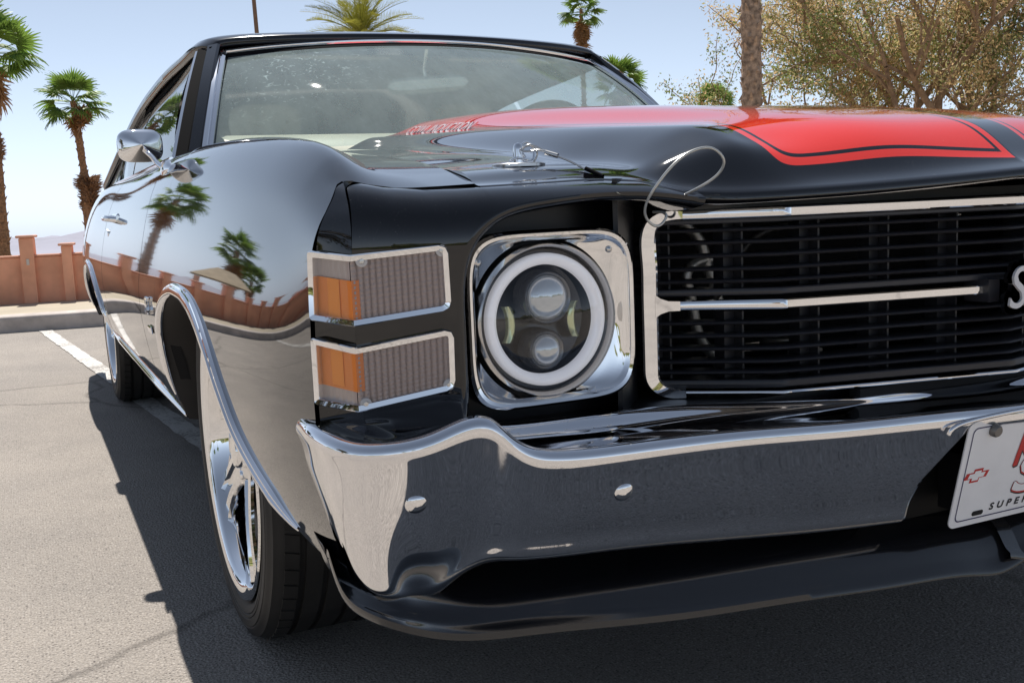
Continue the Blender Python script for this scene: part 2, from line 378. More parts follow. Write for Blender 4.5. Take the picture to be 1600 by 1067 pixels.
# ---- front cap (right-hand header, the left one mirrored): lip of the mouth -> outer outline, depth from a face function
def zseam(x): return float(np.interp(x, [-.90,-.880,-.862,-.84,-.80,-.76,-.735,-.65,-.577,-.52,-.46,-.42], [.814,.8185,.8145,.8095,.8055,.8050,.8055,.8075,.8095,.806,.7915,.787]))
def yseam(x): return float(np.interp(x, [-.90,-.878,-.84,-.78,-.735,-.65,-.577,-.52,-.46,-.42], [.06,.064,.05,.034,.026,.034,.046,.040,.018,-.006]))
def yface(x): return float(np.interp(x, [-.895,-.85,-.80,-.745,-.66,-.55,-.46,-.40], [0.,-.014,-.025,-.034,-.038,-.034,-.028,-.026]))
ZLIP0 = .742
def ycap(x, z):
    zs = zseam(x); t = (z-ZLIP0)/max(.01, zs-ZLIP0); y0 = yface(x)
    if t <= 0: return y0+.02*max(0., (.60-z)/.05)**2*.4
    t = min(t, 1.); return y0+(yseam(x)-y0)*(1-math.sqrt(max(0, 1-t**2.4)) if t < .999 else 1.)
lipP = [(-.786,.545),(-.786,.60),(-.786,.66),(-.784,.705),(-.777,.733),(-.762,.757),(-.740,.773),(-.712,.7825),(-.67,.7885),(-.62,.7925),(-.56,.7935),(-.51,.7905),(-.475,.786),(-.45,.782)]
outP = [(-.889,.545),(-.8935,.60),(-.8945,.66),(-.8945,.705),(-.8930,.742),(-.8895,.780),(-.884,.810),(-.862,.8140),(-.80,.8055),(-.72,.8055),(-.62,.8085),(-.54,.808),(-.49,.799),(-.452,.7895)]
n1 = 150; L = curve3(lipP, n1); O = np.array(outP); cl = chord(lipP)
O = np.stack([pchip(cl, O[:, 0], np.linspace(0, 1, n1)), pchip(cl, O[:, 1], np.linspace(0, 1, n1))], 1)
rows = []
for i in range(n1):
    r = []
    for s in np.linspace(0, 1, 44):
        x, z = L[i]*(1-s)+O[i]*s; r.append((x, ycap(x, z), z))
    # turn the lip back into the mouth
    x0, z0 = L[i]; t = L[min(i+1, n1-1)]-L[max(i-1, 0)]; nn = np.array([t[1], -t[0]]); nn /= np.linalg.norm(nn)
    y0 = r[0][1]; roll = []
    for a in np.linspace(0, PI/2, 7)[1:]:
        roll.append((x0+nn[0]*.010*math.sin(a), y0+.010*(1-math.cos(a)), z0+nn[1]*.010*math.sin(a)))
    xe, ye, ze = roll[-1]
    back = [(xe+nn[0]*.003, ye+.02, ze+nn[1]*.003), (xe+nn[0]*.006, ye+.10, ze+nn[1]*.006)]
    rows.append(back[::-1]+roll[::-1]+r)
VC = np.array(rows)
both("front_cap", VC, PAINT, smooth=60)
# side face of the cap, from the crease back to the seam
zc = [.50,.56,.60,.66,.705,.742,.765,.78,.793,.805,.812,.8180]
cr = np.array([(np.interp(z, [.50,.56,.60,.66,.742,.78,.805,.8165], [-.885,-.890,-.8935,-.8945,-.893,-.8893,-.8835,-.8790]), np.interp(z, [.50,.56,.74,.76,.78,.797,.81,.8165], [.004,.0,.0,.003,.012,.030,.048,.0655]), z) for z in zc])
fe = VF[0, 1:-1]; fe = fe[int(np.argmax(fe[:, 2])):][::-1]        # the fender's leading edge, bottom to top
se = np.array([(np.interp(z, fe[:, 2], fe[:, 0])+.0004, np.interp(z, fe[:, 2], fe[:, 1])-.003, z) for z in zc])
se[:, 0] += .0040*np.clip((.772-np.array(zc))/.03, 0, 1)
md = (cr+se)/2; md[:, 0] += np.interp(zc, [.5, .76, .8165], [.0005, .0, .0])
V = loft(np.stack([cr, md, se]), 12, 60)
V = np.concatenate([V, (V[-1]+np.array([.012, .004, 0]))[None]])
both("cap_side", V, PAINT, smooth=60)

# ---- hood: columns from the gap to the centre line, each a list of (y, z); mirrored for the other half
def zgap(y): return float(pchip([-.2,.02,.11,.254,.41,.63,.80,1.1,1.52], [.790,.8065,.8255,.837,.857,.876,.890,.908,.923], [y])[0])
def xgap(y): return float(pchip([-.2,.02,.11,.254,.41,.63,.80,1.52], [-.745,-.734,-.718,-.700,-.689,-.680,-.674,-.663], [y])[0])
# the raised cowl: height along the stripe's outer edge and along the centre line
ZE = ([-.06,-.03,-.008,.023,.062,.109,.16,.24,.42,.68,1.01,1.33,1.52], [.795,.812,.827,.843,.862,.877,.8835,.889,.902,.920,.940,.956,.966])
ZC = ([-.125,-.11,-.085,-.05,-.02,.02,.06,.13,.22,.40,.50,.70,.90,1.10,1.30,1.52], [.803,.807,.8165,.844,.864,.879,.888,.900,.912,.933,.944,.963,.980,.993,1.003,1.010])
def zedge(y): return float(pchip(ZE[0], ZE[1], [max(y, -.06)])[0])
def zdome(y): return float(pchip(ZC[0], ZC[1], [y])[0])
xs_col = [-.735,-.68,-.625,-.577,-.535,-.50,-.475,-.455,-.435,-.415,-.395,-.375,-.35,-.32,-.26,-.18,-.09,0.]
YF = ([-.735,-.65,-.577,-.52,-.46,-.40,-.30,-.15,0], [.021,.029,.041,.035,.013,-.024,-.062,-.098,-.122], [.8065,.8085,.8105,.807,.7925,.788,.790,.796,.804])
def yfront(x): return float(pchip(YF[0], YF[1], [x])[0])
def zfront(x): return float(pchip(YF[0], YF[2], [x])[0])
def flank(x):  # 0 on the flat side of the hood, 1 on the dome
    t = min(1, max(0, (x+.490)/(.490-.365))); return t*t*(3-2*t)
FR = np.array([0, .012, .03, .055, .09, .13, .18, .25, .35, .5, .7, .95, 1.22, 1.50])
cols = []
for x in xs_col:
    y0, z0 = yfront(x), zfront(x); col = []
    for d in FR:
        y = y0+d*(1.50-y0)/1.50
        xx = xgap(y)+(x+.735)*(-xgap(y))/.735
        g = zgap(y)+.004*math.sin(min(1., max(0, (x+.735)/.25))*PI)
        f = flank(xx); k = min(1, max(0, (xx+.36)/.17)); k = k*k*(3-2*k)
        yc = y+(-.122-yfront(max(xx, -.40)))*.9*max(0., 1-max(0, y)/.35)
        zz = g*(1-f)+(zedge(y)*(1-k)+zdome(yc)*k)*f
        w = min(1., d/.06); w = w*w*(3-2*w)                       # ease from the lip onto the surface
        zz = (z0+d*(.30 if f > .3 else .12))*(1-w)+zz*w
        col.append((xx, y, zz))
    cols.append(col)
VH = loft(cols, 150, 190, upar=[(x+.735)/.735 for x in xs_col])
# turned-down lip at the front and the sides
f0 = VH[:, 0]; lip = np.stack([f0+np.array([0, -.004, -.004]), f0+np.array([0, -.0035, -.010]), f0+np.array([0, .004, -.014]), f0+np.array([0, .05, -.016])], 1)
VH2 = np.concatenate([lip[:, ::-1], VH], 1)
g0 = VH2[0]+np.array([-.002, 0, -.02]); VH2 = np.concatenate([g0[None], VH2])
VALL = np.concatenate([VH2, mir(VH2)[::-1][1:]])
def hood_material():
    m, n, l, b = new_mat("hood_paint_with_stripes"); setp(b, rough=.04, coat=.85, coatr=.012)
    tc = n.new("ShaderNodeTexCoord"); sp = n.new("ShaderNodeSeparateXYZ"); l.new(tc.outputs["Object"], sp.inputs[0])
    def mth(op, a, c=None, d=None):
        q = n.new("ShaderNodeMath"); q.operation = op
        for i, v in enumerate((a, c, d)):
            if v is None: continue
            if isinstance(v, (int, float)): q.inputs[i].default_value = v
            else: l.new(v, q.inputs[i])
        return q.outputs[0]
    ax = mth('ABSOLUTE', mth('SUBTRACT', sp.outputs[0], .032)); ac = mth('ABSOLUTE', sp.outputs[0]); Y = sp.outputs[1]
    yf = mth('MULTIPLY_ADD', ac, .215, -.083)          # front end of the stripe, parallel to the hood lip
    d1 = mth('SUBTRACT', .369, ax); d2 = mth('SUBTRACT', Y, yf); d3 = mth('MULTIPLY_ADD', mth('MULTIPLY', mth('MAXIMUM', Y, -.1), 0.0), 1., mth('SUBTRACT', ax, .033))
    sm = mth('SMOOTH_MIN', d1, d2, .035); d = mth('MINIMUM', sm, d3)
    a = mth('GREATER_THAN', d, 0.); bb = mth('MULTIPLY', mth('GREATER_THAN', d, .0105), mth('LESS_THAN', d, .0160))
    k = mth('SUBTRACT', a, bb)
    mx = n.new("ShaderNodeMixRGB"); mx.inputs[1].default_value = (.004, .004, .0055, 1); mx.inputs[2].default_value = (.80, .040, .026, 1)
    l.new(k, mx.inputs[0]); l.new(mx.outputs[0], b.inputs["Base Color"])
    t = n.new("ShaderNodeTexNoise"); t.inputs["Scale"].default_value = 5; l.new(tc.outputs["Object"], t.inputs["Vector"])
    bm = n.new("ShaderNodeBump"); bm.inputs["Strength"].default_value = .02; bm.inputs["Distance"].default_value = .004; l.new(t.outputs["Fac"], bm.inputs["Height"]); l.new(bm.outputs[0], b.inputs["Normal"])
    return dusted(m, .35)
hood = MB().grid(VALL).build("hood", hood_material(), car, 50)
# raised lettering on the flank of the stripe, both sides
v, f = text_mesh("COWL INDUCTION", .043, .0035, .25, 1.06)
def hood_pt(x, y):
    d = (VH[..., 0]-x)**2+(VH[..., 1]-y)**2; i, j = np.unravel_index(np.argmin(d), d.shape); return VH[i, j]
LETR = M("lettering_highlight", (.78, .72, .72), .25, .5)  # white highlights on the raised letters, put into their colour
for sgn in (1, -1):
    pc, pd, pu = hood_pt(-.318, 1.19), hood_pt(-.318, 1.04), hood_pt(-.285, 1.19)
    if sgn < 0: pc, pu = mir(pc), mir(pu); pd = mir(hood_pt(-.318, 1.34))
    F = frame(pc+np.array([0, 0, .003]), pd-pc, pu-pc+np.array([0, 0, .012]))
    MB().add(F(v), f).build("cowl_lettering", LETR, hood, 30)
# cowl panel between hood and windshield
cw = np.array([[(x, y, z) for y, z in ((1.502, .905-.10*0-.02*abs(x)), (1.60, .915-.03*abs(x)), (1.75+.0, .93-.01*abs(x)))] for x in np.linspace(-.70, .70, 20)])
MB().grid(cw).build("cowl_panel", TRIMBLACK, car)
# ================================================================== front end: lamps, headlight, grille, bumper, valance
# dark backing panel of the mouth, with the black bucket round each headlight
def mouth_back():
    mb = MB()
    mb.box((-.665, .085, .66), (.27, .012, .30)); mb.box((-.522, .062, .66), (.006, .116, .30), np.array(Matrix.Rotation(-.72, 3, 'Z')))
    mb.box((0, .075, .774), (.90, .10, .012)); mb.box((0, .10, .515), (1.56, .20, .016))
    for q in (mb.v[:],): pass
    o = len(mb.v); vv = [(-x, y, z) for x, y, z in mb.v[:16]]; ff = [tuple(i for i in f[::-1]) for f in mb.f[:12]]
    mb.add(vv, ff)
    return mb
mouth_back().build("mouth_panel", TRIMBLACK, car, 0)

# ---- corner lamps: chrome frame wrapped round the corner, ribbed lens, amber side reflector
GREYLENS = M("lamp_reflector", (.46, .38, .36), .30, .45)
m, n, l, b = new_mat("amber_plastic"); setp(b, base=(.92, .24, .02), rough=.25); AMBER = m
m, n, l, b = new_mat("amber_bright"); setp(b, base=(1., .29, .012), rough=.3); AMBER2 = m
m, n, l, b = new_mat("pebbled_lens"); n.remove(b)
tr = n.new("ShaderNodeBsdfTransparent"); tr.inputs[0].default_value = (.86, .84, .84, 1)
gl = n.new("ShaderNodeBsdfGlossy"); gl.inputs["Roughness"].default_value = .08
df = n.new("ShaderNodeBsdfDiffuse"); df.inputs[0].default_value = (.45, .42, .43, 1)
m1 = n.new("ShaderNodeMixShader"); m1.inputs[0].default_value = .07; l.new(tr.outputs[0], m1.inputs[1]); l.new(gl.outputs[0], m1.inputs[2])
m2 = n.new("ShaderNodeMixShader"); m2.inputs[0].default_value = .05; l.new(m1.outputs[0], m2.inputs[1]); l.new(df.outputs[0], m2.inputs[2]); l.new(m2.outputs[0], n["Material Output"].inputs[0])
LENS = m
def lamp(name, tl, bt, tr_, br, bb, bl, amber_top, screws, sgn, label=None):
    """outline points: side-top, bend-top, inner-top, inner-bottom, bend-bottom, side-bottom (x, y, z)"""
    P = [np.array(p, float) for p in (tl, bt, tr_, br, bb, bl)]; 
    X = (lambda V: np.array(V)) if sgn > 0 else mir
    fl = sgn < 0
    # frame: a square-section bar round the outline, with small corner radii
    def corner(a, b, c, r):
        d1 = (a-b)/np.linalg.norm(a-b); d2 = (c-b)/np.linalg.norm(c-b); return [b+d1*r, b+(d1+d2)*r*.29, b+d2*r]
    out = []
    rad = [.004, .001, .010, .010, .001, .004]
    for i in range(6): out += corner(P[i-1], P[i], P[(i+1) % 6], rad[i])
    out = np.array(out); c = out.mean(0)
    nf = np.array([-.16, -1., 0]); ns = np.array([-.80, -.60, 0])
    rows = []
    for i, p in enumerate(out):
        w = np.clip((p[0]+.8935)/-.03, 0, 1) if p[0] < -.8935 else 0.
        N = nf*(1-w)+ns*w; N /= np.linalg.norm(N)
        T = out[(i+1) % len(out)]-out[i-1]; T /= np.linalg.norm(T); B = np.cross(N, T); B /= np.linalg.norm(B)
        if np.dot(B, c-p) < 0: B = -B
        rows.append([p+B*a+N*h for a, h in ((-.0005, -.004), (-.0005, .007), (.0008, .0088), (.0062, .0075), (.0070, .006), (.0072, -.004))])
    lam = MB().grid(X(np.array(rows)), closeu=True, flip=fl).build(name, CHROMEC, car, 35)
    if label: lam['label'] = label
    # lens just inside, and what is behind it
    def quad(a, b, c_, d, name, mat, off, nu=2, nv=2, ribs=None, sm=60):
        u = np.linspace(0, 1, nu)[:, None, None]; w = np.linspace(0, 1, nv)[None, :, None]
        G = (a*(1-u)+b*u)*(1-w)+(d*(1-u)+c_*u)*w
        N = np.cross(b-a, d-a); N /= np.linalg.norm(N)
        if N[1] > 0: N = -N
        G = G+N*off
        if ribs is not None: G = G+N*ribs(np.linspace(0, 1, nu)[:, None], np.linspace(0, 1, nv)[None, :])[..., None]
        return MB().grid(X(G), flip=fl).build(name, mat, lam, sm)
    e = .0045
    A, Bt, C, D, E_, F_ = P
    quad(Bt+[0, 0, -e], C+[-e, 0, -e], D+[-e, 0, e], E_+[0, 0, e], "front_reflector", GREYLENS, .0012, 181, 49,
         lambda u, w: .0021*np.abs(np.sin(u*PI*15))+.0008*np.abs(np.sin(w*PI*12)))
    quad(Bt+[0, 0, -e], C+[-e, 0, -e], D+[-e, 0, e], E_+[0, 0, e], "front_lens", LENS, .0055)
    quad(A+[e, 0, -e], Bt+[0, 0, -e], E_+[0, 0, e], F_+[e, 0, e], "side_lens", CLEARLENS, .0055)
    quad(A+[e, 0, -e], Bt+[0, 0, -e], E_+[0, 0, e], F_+[e, 0, e], "side_back", GREYLENS, .0010, 30, 8, lambda u, w: .0008*np.abs(np.sin(u*PI*6))+w*0)
    # amber reflector: on the side, wrapping a little round the corner
    h0, h1 = amber_top
    def lerp(a, b, t): return a+(b-a)*t
    sa, sb, sc, sd = lerp(A, F_, h0)+[e, 0, 0], lerp(Bt, E_, h0), lerp(Bt, E_, h1), lerp(A, F_, h1)+[e, 0, 0]
    ns_ = np.array([-.75, -.66, 0]); nf_ = np.array([-.15, -.99, 0]); mb = MB()
    q = [sa+ns_*.0035, sb+np.array([-.3, -.9, 0])*.0042, sc+np.array([-.3, -.9, 0])*.0042, sd+ns_*.0035]
    fa, fb = lerp(Bt, C, .075), lerp(E_, D, .075); q2 = [q[1], lerp(fa, fb, h0)+nf_*.0035, lerp(fa, fb, h1)+nf_*.0035, q[2]]
    mb.add(X(q), [(3, 2, 1, 0) if fl else (0, 1, 2, 3)]); mb.add(X(q2), [(3, 2, 1, 0) if fl else (0, 1, 2, 3)])
    mb.build("amber_reflector", AMBER, lam, 0)
    w0, w1 = .36, .68
    q3 = [lerp(q[0], q[1], w0), lerp(q[0], q[1], w1), lerp(q[3], q[2], w1), lerp(q[3], q[2], w0)]; q3 = [p+ns_*.0008 for p in q3]
    q3[2] = q3[2]+np.array([0, 0, .003]); q3[3] = q3[3]+np.array([0, 0, .003])
    MB().add(X(q3), [(3, 2, 1, 0) if fl else (0, 1, 2, 3)]).build("amber_prism", AMBER2, lam, 0)
    for s, t in screws:
        p = lerp(lerp(Bt, C, s), lerp(E_, D, s), t)+nf_*.0062
        rim = MB(); F = frame(p, (1, -.16, 0), (0, 0, 1))
        w = MB().lathe([(.0001, .0012), (.0042, .0012), (.0062, .0004), (.0062, -.004)], axis='z', n=20)
        s1 = MB().add(X(F(w.v)), w.f).build("screw_boss", CLEARPLAST, lam, 40)
        w = MB().lathe([(.0001, .0022), (.0024, .0020), (.0030, .0012)], axis='z', n=14); w.box((0, 0, .0022), (.0036, .0008, .0006)); w.box((0, 0, .00215), (.0008, .0036, .0006))
        MB().add(X(F(w.v)), w.f).build("screw", STEEL, lam, 40)
    return lam
CLEARPLAST = M("clear_boss", (.55, .53, .53), .2)
for sg in (1, -1):
    lamp("corner_lamp", (-.9245, .0435, .745), (-.8965, -.0025, .7395), (-.797, -.027, .7465), (-.796, -.027, .676), (-.8965, -.0025, .6655), (-.9268, .0435, .671),
         (.36, .97), ((.11, .10), (.93, .09)), sg)
    lamp("corner_lamp", (-.9272, .0435, .652), (-.8970, -.0025, .6425), (-.795, -.027, .6565), (-.796, -.027, .5905), (-.8970, -.0025, .5745), (-.9276, .0435, .579),
         (.03, .70), ((.07, .90), (.93, .90)), sg)

# ---- headlight: chrome bezel, ring, halo and projectors
HC = np.array([-.668, 0., .652])
def rsq(w, h, r, n=96):
    a = np.linspace(0, 2*PI, n, endpoint=False); e = 5.2; c, s = np.cos(a), np.sin(a)
    k = (np.abs(c)**e+np.abs(s)**e)**(-1/e); return np.stack([w*k*c, h*k*s], 1)
def headlight(sgn):
    X = (lambda V: np.array(V)) if sgn > 0 else mir
    fl = sgn < 0; N = 128
    hl = MB().lathe([(.0815, .012), (.0835, -.006), (.0862, -.011), (.0885, -.006), (.0890, .004), (.0885, .03)], HC, 'y', 96)
    hl = MB().add(X(hl.v), [f[::-1] if fl else f for f in hl.f]).build("headlight", STEEL, car, 50)
    a = np.linspace(0, 2*PI, N, endpoint=False)
    def rq(w, h, y, dx=0, dz=0):
        p = rsq(w, h, 0, N); return np.stack([HC[0]+.006+dx+p[:, 0], np.full(N, y), HC[2]+.002+dz+p[:, 1]], 1)
    def ci(r, y): return np.stack([HC[0]+r*np.cos(a), np.full(N, y), HC[2]+r*np.sin(a)], 1)
    W, H = .1085, .1015
    ra, rb = rq(W-.012, H-.012, -.005), ci(.0935, .003)
    rows = [rq(W-.001, H-.001, .030), rq(W, H, .0), rq(W-.001, H-.001, -.009), rq(W-.004, H-.004, -.0125), rq(W-.0075, H-.0075, -.011), rq(W-.010, H-.010, -.0065), ra]
    for t in (.25, .5, .75): rows.append(ra*(1-t)+rb*t+np.array([0, .001*math.sin(PI*t), 0]))
    rows += [rb, ci(.0925, .03)]
    bz = MB().grid(X(np.array(rows)), closev=True, flip=fl).build("bezel", CHROMEC, hl, 35)
    for x, z in ((-.583, .728), (-.751, .722)):
        w = MB().lathe([(.0001, -.0065), (.0026, -.006), (.0042, -.0042), (.0044, .002)], (x, .001, z), 'y', 14); MB().add(X(w.v), w.f).build("bezel_screw", STEEL, hl, 40)
    # bowl behind the cover
    p = MB().lathe([(.0815, .006), (.079, .004), (.0755, .004), (.074, .012), (.066, .034), (.045, .042), (.0001, .044)], HC, 'y', 72)
    MB().add(X(p.v), p.f).build("bowl", M("bowl_smoked", (.055, .057, .065), .16, .55), hl, 40)
    p = MB().lathe([(.0765, .004), (.0762, -.0035), (.074, -.0055), (.068, -.0048), (.0635, -.001), (.063, .006)], HC, 'y', 96)
    MB().add(X(p.v), p.f).build("halo_ring", WHITEPLASTIC, hl, 50)
    PL = mat_glass("projector_glass", 0., (.80, .84, .86))
    for nm, dx, dz, r in (("upper_projector", .008, .024, .0265), ("lower_projector", .004, -.037, .0188)):
        c = HC+np.array([dx, .0, dz])
        p = MB().lathe([(r+.006, .036), (r+.0055, .012), (r+.003, .008), (r, .010), (r-.001, .018)], c, 'y', 40); sh = MB().add(X(p.v), p.f).build("projector_shroud", M("shroud_grey", (.20, .20, .21), .22, .7), hl, 40)
        p = MB().lathe([(.0001, -.002)]+[(r*math.sin(t), .012-.014*math.cos(t)) for t in np.linspace(.15, PI/2, 9)], c, 'y', 40); MB().add(X(p.v), p.f).build("projector_lens", M("lens_glassy", (.60, .62, .64), .04, .55, coat=1.), sh, 60)
    for dx in (-.041, .047):
        c = HC+np.array([dx, .016, -.004]); rows = []
        for t in np.linspace(-.95, .95, 15):
            rows.append([(c[0]+(-1 if dx > 0 else 1)*(.014*math.cos(t)+o-.008), c[1]+d, c[2]+.026*math.sin(t)) for o, d in ((-.007, .004), (-.004, -.002), (0., -.003), (.004, .001))])
        rf = MB().grid(X(np.array(rows))).build("side_reflector", M("reflector_yellow_green", (.62, .66, .42), .12, .7), hl, 60)
    w = MB()
    pr = [(.0001, -.0335)]+[(.0815*math.sin(t)/math.sin(.72), -.0335+.0815/math.sin(.72)*(1-math.cos(t))) for t in np.linspace(.08, .72, 12)]
    w.lathe(pr, HC, 'y', 72); MB().add(X(w.v), [f[::-1] if fl else f for f in w.f]).build("cover_lens", CLEARLENS, hl, 180)
    return hl
headlight(1); headlight(-1)

# ---- grille: V-shaped in plan
def ygr(x):
    a = abs(x); return float(np.interp(a, [0, .34, .40, .50], [-.088, -.016, .028, .104]))
gr = empty("grille", (0, 0, 0)); gr.parent = car
def gbar(x0, x1, z, w, h, name, mat, yo=0., n=40, nose=False):
    xs = sorted(set(list(np.linspace(x0, x1, n))+[q for q in (-.34, -.40, 0., .34, .40) if x0 < q < x1])); rows = []
    for x in xs:
        y = ygr(x)+yo
        if nose: sec = ((w, -h*.5), (w, h*.5), (.006, h*.5), (.0015, h*.32), (0, 0), (.0015, -h*.32), (.006, -h*.5))
        else: sec = ((w, -h/2), (w, h/2), (.0015, h/2), (0, h/2-.0015), (0, -h/2+.0015), (.0015, -h/2))
        rows.append([(x, y+a, z+b) for a, b in sec])
    mb = MB().grid(np.array(rows), closev=True); k = len(rows[0])
    mb.f += [tuple(range(k))[::-1], tuple((len(rows)-1)*k+i for i in range(k))]; mb.m += [0, 0]
    return mb.build(name, mat, gr, 40)
for z in (.7405, .7245, .7075, .6905, .6745): gbar(-.468, .468, z, .040, .0052, "slat", GRILLEBLACK, .006, nose=True)
for z in (.6205, .6035, .5865, .5695, .5555): gbar(-.468, .468, z, .040, .0052, "slat", GRILLEBLACK, .006, nose=True)
gbar(-.47, .47, .661, .045, .0085, "black_rail", GRILLEBLACK, .004); gbar(-.47, .47, .541, .05, .010, "black_rail", GRILLEBLACK, .004)
gbar(-.47, .47, .752, .045, .006, "black_rail", GRILLEBLACK, .004)
for x in (-.44, -.365, -.268, -.168, -.066, .066, .168, .268, .365, .44):
    for z0, z1 in ((.664, .752), (.546, .634)):
        mb = MB(); y = ygr(x)+.042; mb.box((x-.010*np.sign(-x), y+.012, (z0+z1)/2), (.016, .022, z1-z0)); mb.box((x, y, (z0+z1)/2), (.003, .030, z1-z0)); mb.build("divider", GRILLEBLACK, gr, 0)
CHR2 = CHROMEC
gbar(-.4405, .4405, .7615, .020, .0115, "chrome_bar", CHR2, -.004); gbar(-.445, -.046, .645, .020, .0118, "chrome_bar", CHR2, -.004); gbar(.046, .445, .645, .020, .0118, "chrome_bar", CHR2, -.004)
gbar(-.4405, .4405, .5305, .018, .0042, "chrome_bar", CHR2, -.003)
def gside(sgn):
    """upright end of the surround with rounded corners, and the T where the middle bar meets it"""
    mb = MB()
    path = [(-.4395, .7615), (-.452, .7615), (-.463, .758), (-.471, .750), (-.4745, .738), (-.4745, .70), (-.4745, .66), (-.4745, .62), (-.4745, .56), (-.4735, .548), (-.469, .539), (-.460, .532), (-.450, .5295), (-.4395, .5295)]
    P = curve3([(x, ygr(x)-.0045, z) for x, z in path], 60); rows = []
    for i in range(60):
        T = P[min(i+1, 59)]-P[max(i-1, 0)]; T /= np.linalg.norm(T); N = np.array([-.45, -.9, 0]); B = np.cross(T, N); B /= np.linalg.norm(B); N = np.cross(B, T)
        w = .021 if .2 < i/59 < .8 else .0125+.0085*min(1, min(i, 59-i)/12)
        rows.append([P[i]+B*a*w+N*h for a, h in ((-.5, -.016), (-.5, -.001), (-.38, .0012), (.38, .0012), (.5, -.001), (.5, -.016))])
    mb.grid(np.array(rows), closev=True)
    q = [(-.4695, .66), (-.464, .655), (-.456, .6516), (-.444, .651), (-.444, .639), (-.456, .6384), (-.464, .635), (-.4695, .63)]
    o = len(mb.v); v = [(x, ygr(x)-.0055, z) for x, z in q]+[(x, ygr(x)+.012, z) for x, z in q]
    mb.add(v, [tuple(range(8))[::-1]]+[(i, i+1, i+9, i+8) for i in range(7)])
    V = np.array(mb.v)
    return MB().add(V if sgn > 0 else mir(V), mb.f if sgn > 0 else [f[::-1] for f in mb.f]).build("surround_end", CHR2, gr, 35)
gside(1); gside(-1)
# emblem in the middle of the grille
eb = MB(); v, f = text_mesh("SS", .076, .010, .22, .80)
v = v-np.array([(v[:, 0].max()+v[:, 0].min())/2, (v[:, 1].max()+v[:, 1].min())/2, 0])
EF = frame((-.010, -.103, .648), (1, 0, 0), (0, 0, 1))
def outset(v0, f0, d):
    """fattened copy of flat lettering: a black backing of overlapping discs along its outline"""
    mb = MB(); pts = v0[v0[:, 2] > 0]
    for p in pts[::2]:
        c = [(p[0]+d*math.cos(a), p[1]+d*math.sin(a), 0) for a in np.linspace(0, 2*PI, 10, endpoint=False)]; mb.add(c, [tuple(range(10))])
    return mb
v = v*np.array([1.0, 1.05, 1.0])
back = outset(v, f, .0088)
bv = np.array(back.v)
bk = MB(); bk.add(EF(bv+np.array([0, 0, -.0005])), back.f)
E = bk.build("emblem_backing", TRIMBLACK, gr, 0); sol = E.modifiers.new("thickness", 'SOLIDIFY'); sol.thickness = .006; sol.offset = 1
MB().add(EF(v+np.array([0, 0, .004])), f).build("emblem_letters", BADGEWHITE, gr, 30)
for x in (-.045, .045): MB().box((x, -.07, .644), (.02, .04, .03)).build("emblem_bracket", GRILLEBLACK, gr, 0)
# things seen through the grille: dark radiator support, pipes, horn, hose
rad = MB(); rad.box((0, .42, .64), (.86, .03, .34)); rad.box((-.47, .30, .64), (.02, .30, .3)); rad.box((.47, .30, .64), (.02, .30, .3)); rad.box((0, .26, .80), (.95, .40, .01)); rad.box((0, .27, .50), (.95, .40, .01))
rad.build("radiator_support", DEEP, car, 0)
PIPE = M("aluminium_pipe", (.80, .78, .74), .38, .8)
MB().tube(curve3([(-.36, .22, .748), (-.345, .2, .750), (-.329, .2, .740), (-.31, .2, .721), (-.295, .2, .678), (-.282, .2, .647), (-.275, .2, .60)], 30), .0085, 12).build("coolant_pipe", PIPE, car)
MB().tube(curve3([(-.256, .2, .690), (-.29, .2, .691), (-.319, .2, .687), (-.333, .2, .674), (-.329, .2, .647), (-.32, .2, .604), (-.307, .2, .569), (-.29, .2, .55), (-.268, .2, .515)], 40), .0085, 12).build("coolant_pipe", PIPE, car)
MB().tube(curve3([(-.10, .17, .745), (-.17, .18, .735), (-.235, .18, .715), (-.265, .18, .68), (-.285, .2, .63)], 30), .006, 10).build("braided_hose", M("braided_hose", (.12, .12, .12), .4, .6, bump=.6, bscale=400, bdist=.001), car)
hb = MB(); hb.lathe([(.0001, -.004), (.040, -.004), (.043, 0), (.043, .012), (.036, .016)], (-.150, .2, .553), 'z', 32); hb.box((-.135, .175, .536), (.058, .012, .018)); hb.build("horn", M("horn_zinc", (.55, .53, .50), .45, .8, var=.3, vscale=40), car)
MB().box((-.225, .2, .556), (.03, .02, .012)).tube([(-.145, .19, .50), (-.145, .19, .62)], .004).build("horn_bracket", STEEL, car, 30)
for p in ((.045, .05, .739), (.03, .05, .555)): MB().lathe([(.0001, -.004), (.004, -.003), (.0055, 0), (.0055, .01)], p, 'y', 12).build("support_bolt", STEEL, car)

# ---- bumper
BS = [  # plan x, y, normal angle (deg from -Y towards -X), zb back ridge, zv valley, zf front ridge, z bottom, depth of shelf
 (-.940, .100, 93, .552, .551, .552, .420, .045),
 (-.945, .055, 92, .556, .555, .556, .405, .055),
 (-.946, .010, 86, .556, .554, .557, .388, .065),
 (-.937,-.030, 66, .550, .548, .553, .372, .075),
 (-.915,-.062, 44, .545, .544, .549, .362, .080),
 (-.882,-.084, 20, .543, .544, .551, .357, .085),
 (-.845,-.096, 11, .545, .549, .5585, .362, .09),
 (-.813,-.103, 8, .547, .556, .569, .380, .095),
 (-.790,-.108,  7, .546, .551, .567, .392, .10),
 (-.770,-.110,  6, .543, .535, .549, .396, .11),
 (-.752,-.112,  5, .538, .523, .535, .396, .115),
 (-.720,-.115,  5, .534, .517, .526, .394, .12),
 (-.640,-.120,  4, .533, .515, .522, .389, .12),
 (-.500,-.128,  4, .529, .512, .519, .376, .12),
 (-.350,-.137,  3, .518, .504, .511, .362, .12),
 (-.180,-.145,  2, .512, .497, .504, .350, .12),
 (0.,   -.149,  0, .508, .490, .497, .342, .12),
]
rows = []
